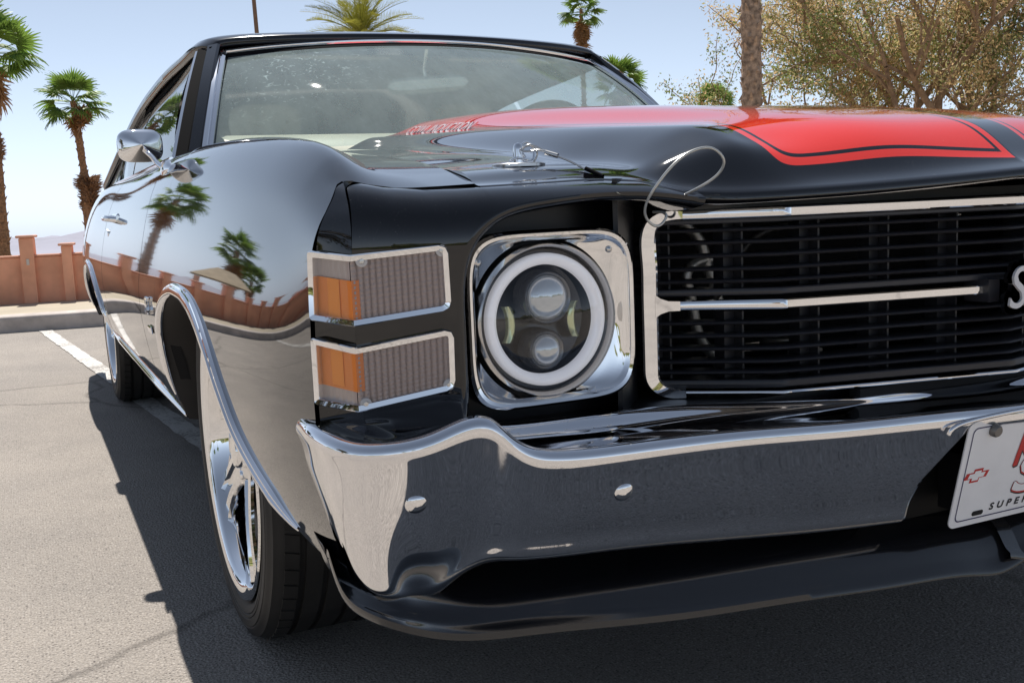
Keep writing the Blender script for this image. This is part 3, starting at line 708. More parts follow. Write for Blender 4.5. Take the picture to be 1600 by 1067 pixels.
for x, y, an, zb, zv, zf, z0, dp in BS:
    a = math.radians(an); nx, ny = -math.sin(a), -math.cos(a); h = zf-z0
    k = .40-.16*min(1, max(0, (an-22)/50)); q = lambda d: -.003-k*(d-.018)      # the face leans back towards its lower edge
    B = q(h-.020)
    prof = [(-dp-.03, zb-.045), (-dp-.006, zb-.010), (-dp+.002, zb-.001), (-dp+.012, zb), (-dp+.026, zv*.55+zb*.45-.002), (-dp*.52, zv-.001), (-.024, zv+.2*(zf-zv)), (-.014, zf-.0015), (-.006, zf-.0015), (-.001, zf-.008), (-.0032, zf-.018),
            (q(.36*h), zf-.36*h), (q(.66*h), zf-.66*h), (B, z0+.020), (B-.005, z0+.007), (B-.013, z0+.0015), (B-.025, z0), (B-.043, z0+.010)]
    rows.append([(x+nx*o, y+ny*o, z) for o, z in prof])
R_ = np.array(rows); full = np.concatenate([R_, mir(R_)[::-1][1:]])
VB = loft(full, 640, 170)
# licence plate opening: the face is cut back along a slanted line on both sides of the plate
mask = np.ones((VB.shape[0]-1, VB.shape[1]-1), bool)
def cut_x(z): return float(np.interp(z, [.33, .385, .412, .466, .476, .484], [.206, .206, .202, .160, .152, .140]))
mid_i = VB.shape[0]//2; xn = VB[:, 88, 0].copy(); jf = [j for j in range(54, VB.shape[1]) if VB[mid_i, j, 1] < .0]
for j in jf:
    row = VB[:, j].copy(); o = np.argsort(row[:, 0]); row = row[o]; o = slice(None)
    for i in range(VB.shape[0]):
        if abs(xn[i]) < .45:
            zz = float(np.interp(xn[i], row[o, 0], row[o, 2])); xb = cut_x(float(np.interp(-.18, row[o, 0], row[o, 2])))
            x = math.copysign(np.interp(abs(xn[i]), [0, .205, .45], [0, xb, .45]), xn[i])
            VB[i, j] = [x]+[np.interp(x, row[o, 0], row[o, k]) for k in (1, 2)]
i0 = int(np.argmin(np.abs(xn+.205))); i1 = int(np.argmin(np.abs(xn-.205)))
for j in range(VB.shape[1]-1):
    if j > 70 and VB[i0, j, 2] < .482: mask[i0:i1, j] = False
bump = MB().grid(VB, mask=mask)
bmp = bump.build("bumper", CHROME, car, 60)
sl = bmp.modifiers.new("thickness", 'SOLIDIFY'); sl.thickness = .003; sl.offset = -1
def bumper_point(x, z):
    d = (VB[..., 0]-x)**2+(VB[..., 2]-z)**2+(VB[..., 1] > -.02)*1.; i, j = np.unravel_index(np.argmin(d), d.shape)
    i = min(max(i, 1), VB.shape[0]-2); j = min(max(j, 1), VB.shape[1]-2)
    N = np.cross(VB[i+1, j]-VB[i-1, j], VB[i, j+1]-VB[i, j-1]); N /= np.linalg.norm(N)
    return VB[i, j], (N if N[1] < 0 else -N)
for x, z in ((-.861, .484), (-.635, .468), (.635, .468), (.861, .484)):
    p, N = bumper_point(x, z); N = np.array([-.14*np.sign(-x)*-1 if abs(x) > .8 else -.06*np.sign(-x)*-1, -.93, -.34]); N[0] = (.16 if abs(x) > .8 else .06)*np.sign(x); N /= np.linalg.norm(N); F = frame(p+N*.0008, np.cross((0, 0, 1), N), np.cross(N, np.cross((0, 0, 1), N)))
    w = MB().lathe([(.0001, .0072)]+[(.0125*math.sin(t), -.001+.0082*math.cos(t)) for t in np.linspace(.2, PI/2, 8)]+[(.0128, -.004)], axis='z', n=28)
    V = F(w.v); ff = w.f
    MB().add(V, ff).build("bumper_bolt", CHROMEC, bmp, 60)

# ---- black valance with a chin lip under the bumper
VAL = M("valance_black", (.012, .012, .014), .17, coat=.5, coatr=.08, bump=.05, bscale=60, bdist=.001)
vs_ = []
for x, y, zb_ in ((-.926, .055, .398), (-.921, .025, .362), (-.908, -.02, .350), (-.888, -.055, .346), (-.85, -.078, .336), (-.75, -.090, .322), (-.56, -.100, .302), (-.40, -.104, .290), (-.226, -.107, .276), (-.10, -.109, .265), (-.045, -.110, .259), (-.01, -.110, .266), (.03, -.110, .277)):
    zt = max(zb_+.012, .405); h = zt-zb_
    vs_.append([(x*.985, y+.17, zt+.004), (x*.988, y+.14, zb_+h*.80), (x*.992, y+.095, zb_+h*.56), (x*.995, y+.050, zb_+h*.43), (x*.997, y+.026, zb_+h*.33), (x*.999, y+.012, zb_+h*.18), (x, y+.003, zb_+.012), (x, y-.003, zb_+.008), (x, y-.0035, zb_+.003), (x, y+.0005, zb_), (x*.996, y+.02, zb_+.001), (x*.99, y+.10, zb_+.006)])
RV = np.array(vs_); VV = loft(RV, 130, 40)
va = MB().grid(VV).build("valance", VAL, car, 50)
MB().grid(mir(VV), flip=True).build("valance", VAL, car, 50)
MB().box((0, .06, .36), (1.5, .03, .12)).build("valance_backing", DEEP, car, 0)

# ---- licence plate
PO = np.array([0., -.1475, .4885]); PB = np.array([0., -.114, .3415]); up = PO-PB; hgt = np.linalg.norm(up)
PF = frame((PO+PB)/2, (1, 0, 0), up)     # local x right, y up, z out of the plate (towards -Y)
def rrect(w, h, r, n=6):
    P = []
    for cx_, cy_, a0 in ((w/2-r, h/2-r, 0), (-w/2+r, h/2-r, 90), (-w/2+r, -h/2+r, 180), (w/2-r, -h/2+r, 270)):
        for t in np.linspace(0, 90, n): P.append((cx_+r*math.cos(math.radians(a0+t)), cy_+r*math.sin(math.radians(a0+t)), 0))
    return np.array(P)
def slab(P, z0, z1, mb=None, inner=None):
    mb = mb or MB(); k = len(P); A = PF(P+np.array([0, 0, z0])); B = PF(P+np.array([0, 0, z1])); o = len(mb.v)
    mb.add(np.concatenate([A, B]), [tuple(range(k, 2*k))]+[(i, (i+1) % k, (i+1) % k+k, i+k) for i in range(k)]+[tuple(range(k))[::-1]]); return mb
plate = slab(rrect(.306, hgt, .011), -.0009, .0009).build("licence_plate", PLATEWHITE, car, 30, label="white novelty plate with red and black lettering")
def ring(w, h, r, t, z, name, mat):
    P, Q = rrect(w, h, r), rrect(w-2*t, h-2*t, r-t*.6); k = len(P); mb = MB()
    mb.add(np.concatenate([PF(P+np.array([0, 0, z])), PF(Q+np.array([0, 0, z]))]), [(i, (i+1) % k, (i+1) % k+k, i+k) for i in range(k)]); return mb.build(name, mat, plate, 0)
ring(.306-.018, hgt-.016, .008, .0017, .0013, "border_line", BLUEPRINT)
def ptext(s, size, x, y, name, mat, z=.0013, shear=0., sp=1., sx=1., rot=0., fat=0.):
    v, f = text_mesh(s, size, 0., shear, sp); v = v*np.array([sx, 1, 0])
    if rot: c_, s_ = math.cos(rot), math.sin(rot); v = np.stack([v[:, 0]*c_-v[:, 1]*s_, v[:, 0]*s_+v[:, 1]*c_, v[:, 2]], 1)
    mb = MB()
    offs = [(0, 0)] if not fat else [(fat*math.cos(a), fat*math.sin(a)) for a in np.linspace(0, 2*PI, 8, endpoint=False)]
    for i, (ox, oy) in enumerate(offs): mb.add(PF(v+np.array([x+ox, y+oy, z+i*.00001])), f)
    return mb.build(name, mat, plate, 0)
ptext("KIS", .066, -.026, .0245, "red_lettering", DARKPRINT, .0013, .38, .80, .92, .16, .0024)
ptext("KIS", .066, -.0272, .0262, "red_lettering", RED, .0016, .38, .80, .92, .16, .0015)
ptext("SS", .074, -.0, -.0175, "emblem_print", DARKPRINT, .0013, .15, .86, 1.62, 0., .0042)
ptext("SS", .074, -.0005, -.0165, "emblem_print", RED, .0016, .15, .86, 1.62, 0., .0030)
ptext("SS", .074, -.001, -.0155, "emblem_print", PLATEWHITE, .0019, .15, .86, 1.62, 0., .0016)
ptext("SUPER SPORT", .0135, 0., -.0545, "small_lettering", DARKPRINT, .0013, .15, 1.75, 1.25, 0., .0006)
def bow(s, z, mat, x=-.121, y=-.002):
    P = np.array([(-.026, -.0045), (-.011, -.0045), (-.011, -.0105), (.009, -.0105), (.009, -.0045), (.0235, -.0045), (.026, .0055), (.011, .0055), (.011, .0105), (-.009, .0105), (-.009, .0055), (-.0235, .0055)])*s
    P = P*np.array([.82, .9]); P[:, 0] += P[:, 1]*.25
    return MB().add(PF(np.concatenate([P+np.array([x, y]), np.full((12, 1), z)], 1)), [(0, 1, 10, 11), (1, 2, 3, 4, 7, 8, 9, 10), (4, 5, 6, 7)])
bow(1.0, .0013, RED).build("bowtie_print", RED, plate, 0); bow(.70, .0016, PLATEWHITE).build("bowtie_print", PLATEWHITE, plate, 0)
for x in (-.103, .103):
    P = rrect(.021, .0072, .0035)+np.array([x, -.0595, 0]); MB().add(PF(P+np.array([0, 0, .0012])), [tuple(range(len(P)))]).build("mounting_slot", DEEP, plate, 0)
    P = rrect(.021, .0072, .0035)+np.array([x, .0605, 0]); MB().add(PF(P+np.array([0, 0, .0012])), [tuple(range(len(P)))]).build("mounting_slot", DEEP, plate, 0)
    w = MB().lathe([(.0001, .0075), (.0065, .0075), (.0082, .0055), (.0088, .001), (.0088, 0)], axis='z', n=20); MB().add(PF(np.array(w.v)+np.array([x-.004, .0605, .0014])), w.f).build("plate_screw", M("oxidised_screw", (.22, .21, .20), .5, .8), plate, 40)
MB().box((0, -.03, .43), (.46, .02, .19)).build("plate_recess", DEEP, car, 0)
MB().tube(curve3([(-.189, -.1475, .479), (-.1885, -.1495, .484), (-.182, -.151, .4885), (-.168, -.152, .4915), (-.123, -.153, .4945), (-.054, -.1535, .4955), (.054, -.1535, .4955), (.123, -.153, .4945), (.168, -.152, .4915), (.182, -.151, .4885), (.1885, -.1495, .484), (.189, -.1475, .479)], 80), .0028, 10).build("recess_rim", CHROME, bmp, 60)
pb = MB(); pb.box((0, -.085, .392), (.22, .05, .08)); pb.box((.01, -.135, .4935), (.29, .026, .0035)); pb.build("plate_bracket", TRIMBLACK, car, 0)
# ================================================================== wheels
TR, RIM, XO, WID = .348, .274, .898, .245
def tyre_mesh():
    # section: outer sidewall bulge -> shoulder -> tread with four grooves -> inner sidewall (h along +x is towards the car)
    prof = [(RIM-.004, .022), (RIM+.003, .012), (RIM+.012, .004), (RIM+.022, .0015), (RIM+.024, .0030), (RIM+.0255, .0012), (RIM+.030, .0008), (RIM+.0315, .0026), (RIM+.0335, .0008), (RIM+.046, .0012), (RIM+.0475, .0032), (RIM+.0495, .0018), (RIM+.0545, .0035), (RIM+.057, .0060), (RIM+.066, .010), (TR-.006, .018), (TR-.002, .026)]
    for g in (.058, .098, .142, .182): prof += [(TR-.0005, g-.0055), (TR-.0075, g-.0045), (TR-.0075, g+.0045), (TR-.0005, g+.0055)]
    prof += [(TR-.002, WID-.026), (TR-.010, WID-.015), (RIM+.055, WID-.003), (RIM+.02, WID-.004), (RIM-.004, WID-.022)]
    N = 288; ang = np.linspace(0, 2*PI, N, endpoint=False); rows = []
    for r, h in prof:
        rr = np.full(N, r)
        hh = np.full(N, h)
        rows.append(np.stack([hh, rr*np.cos(ang), rr*np.sin(ang)], 1))
    mb = MB().grid(np.array(rows), closev=True)
    return mb
def sipes():
    """lateral grooves of the shoulder blocks, as short raised ribs between them"""
    mb = MB(); n = 64
    for side in (0, 1):
        for k in range(n):
            a0 = 2*PI*k/n; V = []
            for t, w in ((0., .78), (.5, .78), (1., .78)):
                for q in (0, 1):
                    a = a0+q*w*2*PI/n+t*.018; h = .027+t*.0235
                    r = TR+.0022-.0012*(1-t) if True else TR
                    if side: h = WID-h
                    V.append((h, r*math.cos(a), r*math.sin(a)))
                    V.append((h, (TR-.006)*math.cos(a), (TR-.006)*math.sin(a)))
            F = [(0, 2, 6, 4), (4, 6, 10, 8), (0, 4, 5, 1), (4, 8, 9, 5), (2, 3, 7, 6), (6, 7, 11, 10), (0, 1, 3, 2), (8, 10, 11, 9)]
            mb.add(V, F if side else [f[::-1] for f in F])
    return mb
def rim_mesh():
    prof = [(RIM-.010, .020), (RIM-.002, .009), (RIM+.0015, .0045), (RIM-.001, .0015), (RIM-.006, .001), (RIM-.013, .004), (RIM-.020, .0075), (RIM-.024, .014), (RIM-.028, .035), (RIM-.034, .075), (RIM-.038, .13), (RIM-.038, .20), (RIM-.02, .235)]
    return MB().lathe(prof, axis='x', n=128)
def spoke_mesh():
    """one broad, dished spoke with a raised middle rib, radial along +z (a five-spoke wheel)"""
    rows = []
    for t in np.linspace(0, 1, 14):
        r = .045+t*(RIM-.030-.045); w = (.034+.008*(1-t)**2+.06*max(0, t-.5)**1.6); h = .034-.004*math.sin(PI*t)-.014*t
        sec = [(-w*.9, .062), (-w, .006), (-w*.86, .001), (-w*.45, -.001), (-w*.34, .006), (0, .009), (w*.34, .006), (w*.45, -.001), (w*.86, .001), (w, .006), (w*.9, .062)]
        rows.append([(h+d, y, r) for y, d in sec])
    return MB().grid(np.array(rows))
def rotx(V, a):
    V = np.asarray(V, float); c, s = math.cos(a), math.sin(a); return np.stack([V[:, 0], V[:, 1]*c-V[:, 2]*s, V[:, 1]*s+V[:, 2]*c], 1)
def build_wheel(phase):
    wh = rim_mesh().build("wheel", CHROMEC, None, 35)
    tyre_mesh().build("tyre", RUBBER, wh, 30); sipes().build("tread_block", RUBBER, wh, 0, kind="stuff")
    sp = spoke_mesh()
    for k in range(5): MB().add(rotx(sp.v, phase+k*2*PI/5), sp.f).build("spoke", CHROMEC, wh, 30)
    hb = MB(); hb.lathe([(.062, .06), (.060, .036), (.052, .028), (.034, .025), (.032, .018), (.028, .014), (.0001, .013)], axis='x', n=48)
    hb.build("hub_cap", CHROMEC, wh, 40)
    for k in range(5):
        a = phase+PI/5+k*2*PI/5; w = MB().lathe([(.0001, .022), (.007, .023), (.0095, .026), (.0095, .055)], (0, .047*math.cos(a), .047*math.sin(a)), 'x', 12); w.build("lug_nut", CHROMEC, wh, 30)
    rot = MB(); rot.lathe([(.07, .10), (.165, .10), (.168, .103), (.168, .125), (.165, .128), (.07, .128)], axis='x', n=64); rot.box((.105, .13, .08), (.07, .09, .12)); rot.lathe([(.0001, .085), (.075, .085), (.08, .10), (.10, .14), (.12, .2)], axis='x', n=32)
    rot.build("brake_disc", DISC, wh, 30)
    bk = MB(); bk.lathe([(.0001, .15), (.235, .15), (.235, .235)], axis='x', n=48); bk.build("inner_barrel", DEEP, wh, 0)
    return wh
def copy_part(o, parent):
    c = o.copy(); COL.objects.link(c); c.parent = parent
    for ch in list(o.children): copy_part(ch, c)
    return c
w0 = build_wheel(.32); YF_, YR_ = .885, 3.730
for i, (sx, y) in enumerate(((-1, YF_), (-1, YR_), (1, YF_), (1, YR_))):
    w = w0 if i == 0 else copy_part(w0, car)
    w.parent = car; w.location = (sx*XO, y, TR); w.rotation_euler = (.45*i, 0, 0) if sx < 0 else (.3*i, 0, PI)
# ================================================================== greenhouse
def ws_pt(u, v):
    """windshield: u -1..1 across, v 0 bottom .. 1 top"""
    xb, xt = .742, .612; yb = 1.46+.27*u*u; zb = .952-.012*u*u; yt = 2.02+.10*u*u; zt = 1.284-.027*u*u-.004*u**4
    p = np.array([u*(xb*(1-v)+xt*v), yb*(1-v)+yt*v, zb*(1-v)+zt*v]); b = .022*math.sin(PI*v); return p+np.array([0, -b*.5, b*.85])
us = np.linspace(-1, 1, 61); vv_ = np.linspace(0, 1, 25)
WS = np.array([[ws_pt(u, v) for v in vv_] for u in us])
wsh = MB().grid(WS).build("windshield", WINDSHIELD, car, 180)
# black ceramic edge and bright trim
def strip_along(P, wdir, w, h, name, mat, parent, prof=None, sm=40):
    P = np.array(P); n = len(P); rows = []
    for i in range(n):
        T = P[min(i+1, n-1)]-P[max(i-1, 0)]; T /= np.linalg.norm(T); B = np.array(wdir(i), float); B -= T*np.dot(B, T); B /= np.linalg.norm(B); N = np.cross(T, B)
        if N[1]-.4*N[2] > 0: N = -N
        pr = prof or ((-.5, -.6), (-.5, .3), (-.3, .85), (0, 1), (.3, .85), (.5, .3), (.5, -.6)); rows.append([P[i]+B*w*a+N*h*b for a, b in pr])
    return MB().grid(np.array(rows)).build(name, mat, parent, sm)
for sg in (-1, 1):
    e = [ws_pt(sg*1.0, v) for v in np.linspace(0, 1.0, 24)]
    strip_along([p+np.array([sg*.008, -.004, .006]) for p in e], lambda i: (1, 0, 0), .030, .008, "windshield_trim", CHROME, wsh, ((-.5, -.6), (-.5, .4), (-.42, .9), (-.1, 1), (.05, .55), (.12, .9), (.42, .8), (.5, .2), (.5, -.6)))
    strip_along([p+np.array([-sg*.012, -.0005, .001]) for p in e], lambda i: (1, 0, 0), .016, .002, "windshield_seal", GASKET, wsh)
top = [ws_pt(u, 1.0) for u in np.linspace(-1, 1, 60)]
strip_along([p+np.array([0, .004, .007]) for p in top], lambda i: (0, .86, .50), .024, .008, "windshield_trim", CHROME, wsh, ((-.5, -.6), (-.5, .4), (-.4, .9), (0, 1), (.3, .8), (.5, .2), (.5, -.6)))
strip_along([p+np.array([0, -.016, -.008]) for p in top], lambda i: (0, .86, .50), .024, .003, "windshield_seal", GASKET, wsh)
# roof
RS = [(2.035, 1.286, .630, 1.263), (2.10, 1.302, .648, 1.268), (2.30, 1.324, .680, 1.264), (2.6, 1.336, .698, 1.251), (2.90, 1.333, .710, 1.233), (3.15, 1.312, .722, 1.208), (3.40, 1.262, .746, 1.150), (3.75, 1.135, .785, 1.040), (4.18, .965, .815, .935)]
rr = []
for y, zc_, xr, zr in RS:
    half = []
    for fx, fz in ((0, 0), (.3, .05), (.55, .16), (.75, .31), (.88, .48), (.955, .68), (.985, .84), (1., 1.), (.992, 1.10)):
        bow_ = .10*fx*fx*max(0, 1-(y-2.035)/.5)
        half.append((-fx*xr, y+bow_*(1 if y < 2.05 else .6), zc_-(zc_-zr)*fz))
    rr.append(half[::-1]+[(-a, b, c) for a, b, c in half[1:]])
VR = loft(rr, 90, 90)
roof = MB().grid(VR).build("roof", VINYL, car, 60)
sl = roof.modifiers.new("thickness", 'SOLIDIFY'); sl.thickness = .025; sl.offset = -1
# A pillars, side windows, quarter pillars
for sg in (-1, 1):
    S = lambda *p: np.array([-sg*-1*p[0]*1.0 if False else sg*abs(p[0]), p[1], p[2]])
    def line(a, b, n=12, bulge=(0, 0, 0)):
        t = np.linspace(0, 1, n)[:, None]; a, b = np.array(a), np.array(b); return a*(1-t)+b*t+np.array(bulge)*np.sin(PI*t)
    def slat(a, b, w, h, name, mat, bulge=(0, 0, 0), parent=car):
        P = line(a, b, 14, bulge); rows = []
        for i in range(len(P)):
            T = P[min(i+1, 13)]-P[max(i-1, 0)]; T /= np.linalg.norm(T); N = np.array([sg*.45, -.75, .5]); N -= T*np.dot(N, T); N /= np.linalg.norm(N); B = np.cross(T, N)
            rows.append([P[i]+B*w*q+N*h*k for q, k in ((-.5, -.5), (-.5, .3), (-.36, .5), (.36, .5), (.5, .3), (.5, -.5))])
        return MB().grid(np.array(rows), closev=True).build(name, mat, parent, 40)
    slat(S(.778, 1.745, .925), S(.640, 2.120, 1.268), .040, .03, "pillar", PAINT, (0, -.010, .018))
    slat(S(.805, 1.770, .925), S(.662, 2.155, 1.262), .040, .03, "pillar_seal", GASKET, (0, -.010, .018))
    slat(S(.826, 1.790, .925), S(.680, 2.170, 1.262), .014, .014, "window_edge_trim", CHROME, (0, -.010, .018))
    # side glass
    g = np.array([[np.array(line(S(.825, y0, .925), S(.690, y1, 1.245), 12, (sg*.016, 0, 0))) for y0, y1 in ((1.80, 2.18), (2.1, 2.4), (2.5, 2.65), (2.88, 2.9))]])[0]
    MB().grid(g).build("side_window", SIDEGLASS, car, 180)
    g = np.array([[np.array(line(S(.825, y0, .925), S(.700, y1, 1.225), 12, (sg*.016, 0, 0))) for y0, y1 in ((2.91, 2.93), (3.2, 3.05), (3.45, 3.12))]])[0]
    MB().grid(g).build("quarter_window", SIDEGLASS, car, 180)
    # drip rail, roof-rail weatherstrip, sail panel
    dr = [(sg*(xr+.004), y, zr-.004) for y, _, xr, zr in RS[1:]]
    MB().tube(curve3(dr, 50), .008, 8).build("drip_rail", GASKET, car)
    dr = [(sg*(xr-.012), y, zr-.022) for y, _, xr, zr in RS[1:7]]
    MB().tube(curve3(dr, 50), .016, 8).build("roof_weatherstrip", GASKET, car); MB().tube(curve3([(sg*(abs(x)+.008), y, z-.004) for x, y, z in dr], 50), .003, 6).build("roof_rail_trim", CHROME, car)
    sp_ = [[(sg*xr, y, zr) for y, _, xr, zr in RS[5:]], [(sg*(.80), 3.45+.0, .93), (sg*.81, 3.6, .93), (sg*.815, 3.85, .93), (sg*.82, 4.2, .925)]]
    V = np.array(sp_); MB().grid(loft(V, 8, 20)).build("sail_panel", VINYL, car, 60)
    for q in (0, 1, 2): slat(S(.835-.004*q, 3.40+.10*q, .915), S(.775-.01*q, 3.36+.09*q, 1.10), .010, .008, "quarter_trim", CHROME if q < 2 else GASKET)
    # beltline trim
    MB().tube(curve3([(sg*.832, y, .936-(y-1.8)*.004) for y in np.linspace(1.78, 3.45, 12)], 30), .006, 8).build("belt_trim", CHROME, car)
# rear deck, tail and rear glass stand-ins behind: simple closing panels
dk = np.array([[(x, y, z-.02*(x/.7)**2) for y, z in ((4.1, .955), (4.4, .948), (4.7, .93), (4.85, .905), (4.90, .86), (4.91, .60), (4.88, .40))] for x in np.linspace(-.80, .80, 24)])
MB().grid(dk).build("rear_deck", PAINT, car, 60)
# ---- interior
inn = MB(); inn.box((0, 2.55, .42), (1.45, 2.2, .05)); inn.box((0, 1.72, .66), (1.42, .05, .5)); inn.box((0, 3.7, .66), (1.42, .06, .55))
for sg in (-1, 1): inn.box((sg*.74, 2.6, .68), (.05, 2.1, .46))
inn.build("cabin_shell", SEATGREY, car, 0)
da = []
for x in np.linspace(-.70, .70, 30):
    hump = .018*math.exp(-((x-.37)/.2)**2); da.append([(x, 1.52+.18*(x/.7)**2, .925), (x, 1.60+.12*(x/.7)**2, .966+hump*.3), (x, 1.74+.06*(x/.7)**2, .992+hump), (x, 1.85, .994+hump), (x, 1.895, .97), (x, 1.905, .91), (x, 1.87, .80), (x, 1.83, .70)])
MB().grid(loft(da, 60, 30)).build("dashboard", CREAM, car, 60)
def seat(x, y):
    s = MB(); rows = []
    for z, yy, w, d in ((.55, 0, .24, .09), (.70, .03, .26, .09), (.85, .075, .26, .085), (.98, .115, .24, .075), (1.02, .13, .20, .06), (1.035, .135, .12, .03)):
        a = np.linspace(0, 2*PI, 28, endpoint=False); rows.append([(x+w*math.copysign(abs(math.cos(t))**.5, math.cos(t)), y+yy+d*math.copysign(abs(math.sin(t))**.6, math.sin(t)), z) for t in a])
    s.grid(np.array(rows), closev=True); s.box((x, y-.22, .55), (.50, .50, .14), bev=.05)
    o = s.build("front_seat", CREAM, car, 50)
    h = MB(); rows = []
    for z, w, d in ((1.03, .06, .03), (1.045, .12, .045), (1.10, .13, .05), (1.15, .12, .045), (1.165, .08, .03)):
        rows.append([(x+w*math.copysign(abs(math.cos(t))**.6, math.cos(t)), y+.15+d*math.sin(t), z) for t in np.linspace(0, 2*PI, 24, endpoint=False)])
    h.grid(np.array(rows), closev=True); h.build("headrest", CREAM, o, 60)
seat(-.38, 2.55); seat(.38, 2.55)
MB().box((0, 3.55, .80), (1.30, .22, .42), bev=.06).build("rear_seat", CREAM, car, 50)
st = MB(); c = np.array([.38, 2.02, .93]); ex = np.array([1, 0, 0]); ey = np.array([0, -.45, .89])
st.tube([c+.185*(math.cos(t)*ex+math.sin(t)*ey) for t in np.linspace(0, 2*PI, 48, endpoint=False)], .012, 10, closed=True)
for t in (.1, PI-.1, -PI/2): st.tube([c+np.array([0, -.02, -.01]), c+.18*(math.cos(t)*ex+math.sin(t)*ey)], .009, 8)
st.build("steering_wheel", TRIMBLACK, car)
rm = MB(); pr = []
for t in np.linspace(0, 1, 25):
    x = -.135+.27*t; k = (1-abs(2*t-1)**8)**.5 if 0 < t < 1 else .05; h = .026*k; pr.append([(x, 2.06+.010, 1.156+h*b+.02*t) if a else (x, 2.06-.004-.012*k, 1.156+h*b*.8+.02*t) for a, b in ((1, -1), (0, -.7), (0, .7), (1, 1))])
rm.grid(np.array(pr)).grid(np.array(pr)[:, [0, 3]][:, ::-1])
mr = rm.build("rear_view_mirror", TINTEDBACK, car, 50); MB().tube([(0, 2.08, 1.17), (0, 2.09, 1.22), (0, 2.06, 1.275)], .007, 8).build("mirror_stalk", STEEL, mr)
for sg in (-1, 1):
    MB().box((sg*.30, 2.20, 1.262), (.40, .16, .014), np.array(Matrix.Rotation(.12, 3, 'X')), bev=.005).build("sun_visor", CREAM, car, 40)
MB().grid(np.array([[(x, y, z) for y, z in ((2.12, 1.262), (2.6, 1.295), (3.1, 1.27))] for x in (-.62, 0, .62)])).build("headliner", CREAM, car)
# window stickers' stand-in is left out; wiper arm on the cowl
# ---- door mirror: pointed chrome head on a stalk with a faired foot
hc = np.array([-.9145, 1.700, .9655]); rows = []
for s, d in ((.04, -.046), (.10, -.043), (.4, -.031), (.75, -.016), (.93, -.008), (1., .0), (1.0, .010), (.96, .016)):
    a = np.linspace(0, 2*PI, 72, endpoint=False); e = 3.4; k = (np.abs(np.cos(a))**e+np.abs(np.sin(a))**e)**(-1/e)
    rows.append(np.stack([hc[0]+.0540*s*k*np.cos(a), hc[1]+d+.0*a, hc[2]+.0405*s*k*np.sin(a)], 1))
mir_o = MB().grid(np.array(rows), closev=True).build("door_mirror", CHROMEC, car, 50)
F = np.array(rows[-1]); MB().add(F+np.array([0, .001, 0]), [tuple(range(72))[::-1]]).build("mirror_glass", M("mirror_silver", (.9, .9, .9), .01, 1.), mir_o, 0)
MB().lathe([(.0001, -.052), (.004, -.051), (.0048, -.046), (.0048, -.040)], hc, 'y', 16).build("mirror_screw", CHROMEC, mir_o, 40)
MB().tube(curve3([hc+np.array([.006, -.030, -.012]), (-.898, 1.645, .938), (-.890, 1.60, .918), (-.882, 1.565, .905)], 14), .0062, 12).build("mirror_stalk", CHROMEC, mir_o)
ft = []
for yy, r in ((1.475, .002), (1.49, .010), (1.51, .021), (1.535, .026), (1.56, .025), (1.60, .012), (1.62, .003)):
    ft.append([(-.8735-.020*(r/.026)*(1 if math.cos(t) < 0 else .2)*abs(math.cos(t))+.004, yy, .898+r*.95*math.sin(t)) for t in np.linspace(0, 2*PI, 24, endpoint=False)])
MB().grid(loft(np.array(ft), 24, 24), closev=False).build("mirror_foot", CHROMEC, mir_o, 60)
# ---- door handle with a gap behind the pull
p0 = np.array([side_x(2.58, .79), 2.58, .79])
hd = MB(); hd.tube(curve3([p0+np.array([.004, -.085, -.004]), p0+np.array([-.022, -.070, 0]), p0+np.array([-.030, -.02, .002]), p0+np.array([-.030, .03, .002]), p0+np.array([-.022, .075, 0]), p0+np.array([.004, .09, -.004])], 24), [.009]*24, 10)
hd.lathe([(.0001, -.012), (.011, -.012), (.012, .01)], p0+np.array([0, .065, .0]), 'x', 16); hd.box(p0+np.array([.006, 0, .0]), (.02, .20, .030), bev=.006)
hd.build("door_handle", CHROMEC, car, 40)
lk = np.array([side_x(2.72, .74), 2.72, .74]); MB().lathe([(.0001, -.003), (.010, -.003), (.013, 0), (.013, .01)], lk, 'x', 20).build("door_lock", CHROMEC, car, 40)
# ---- fender badge
bx = side_x(1.40, .585); v, f = text_mesh("SS", .058, .006, .2, .85)
Fb = frame((bx-.004, 1.42, .588), (0, -1, 0), (side_x(1.42, .62)-side_x(1.42, .56), 0, .06)); MB().add(Fb(v), f).build("fender_badge", CHROMEC, car, 30)
Fb = frame((side_x(1.42, .535)-.003, 1.42, .535), (0, -1, 0), (side_x(1.42, .56)-side_x(1.42, .51), 0, .05)); bb = MB(); bb.box((0, 0, 0), (.060, .016, .006), bev=.002); MB().add(Fb(bb.v), bb.f).build("fender_emblem_bar", CHROMEC, car, 30)
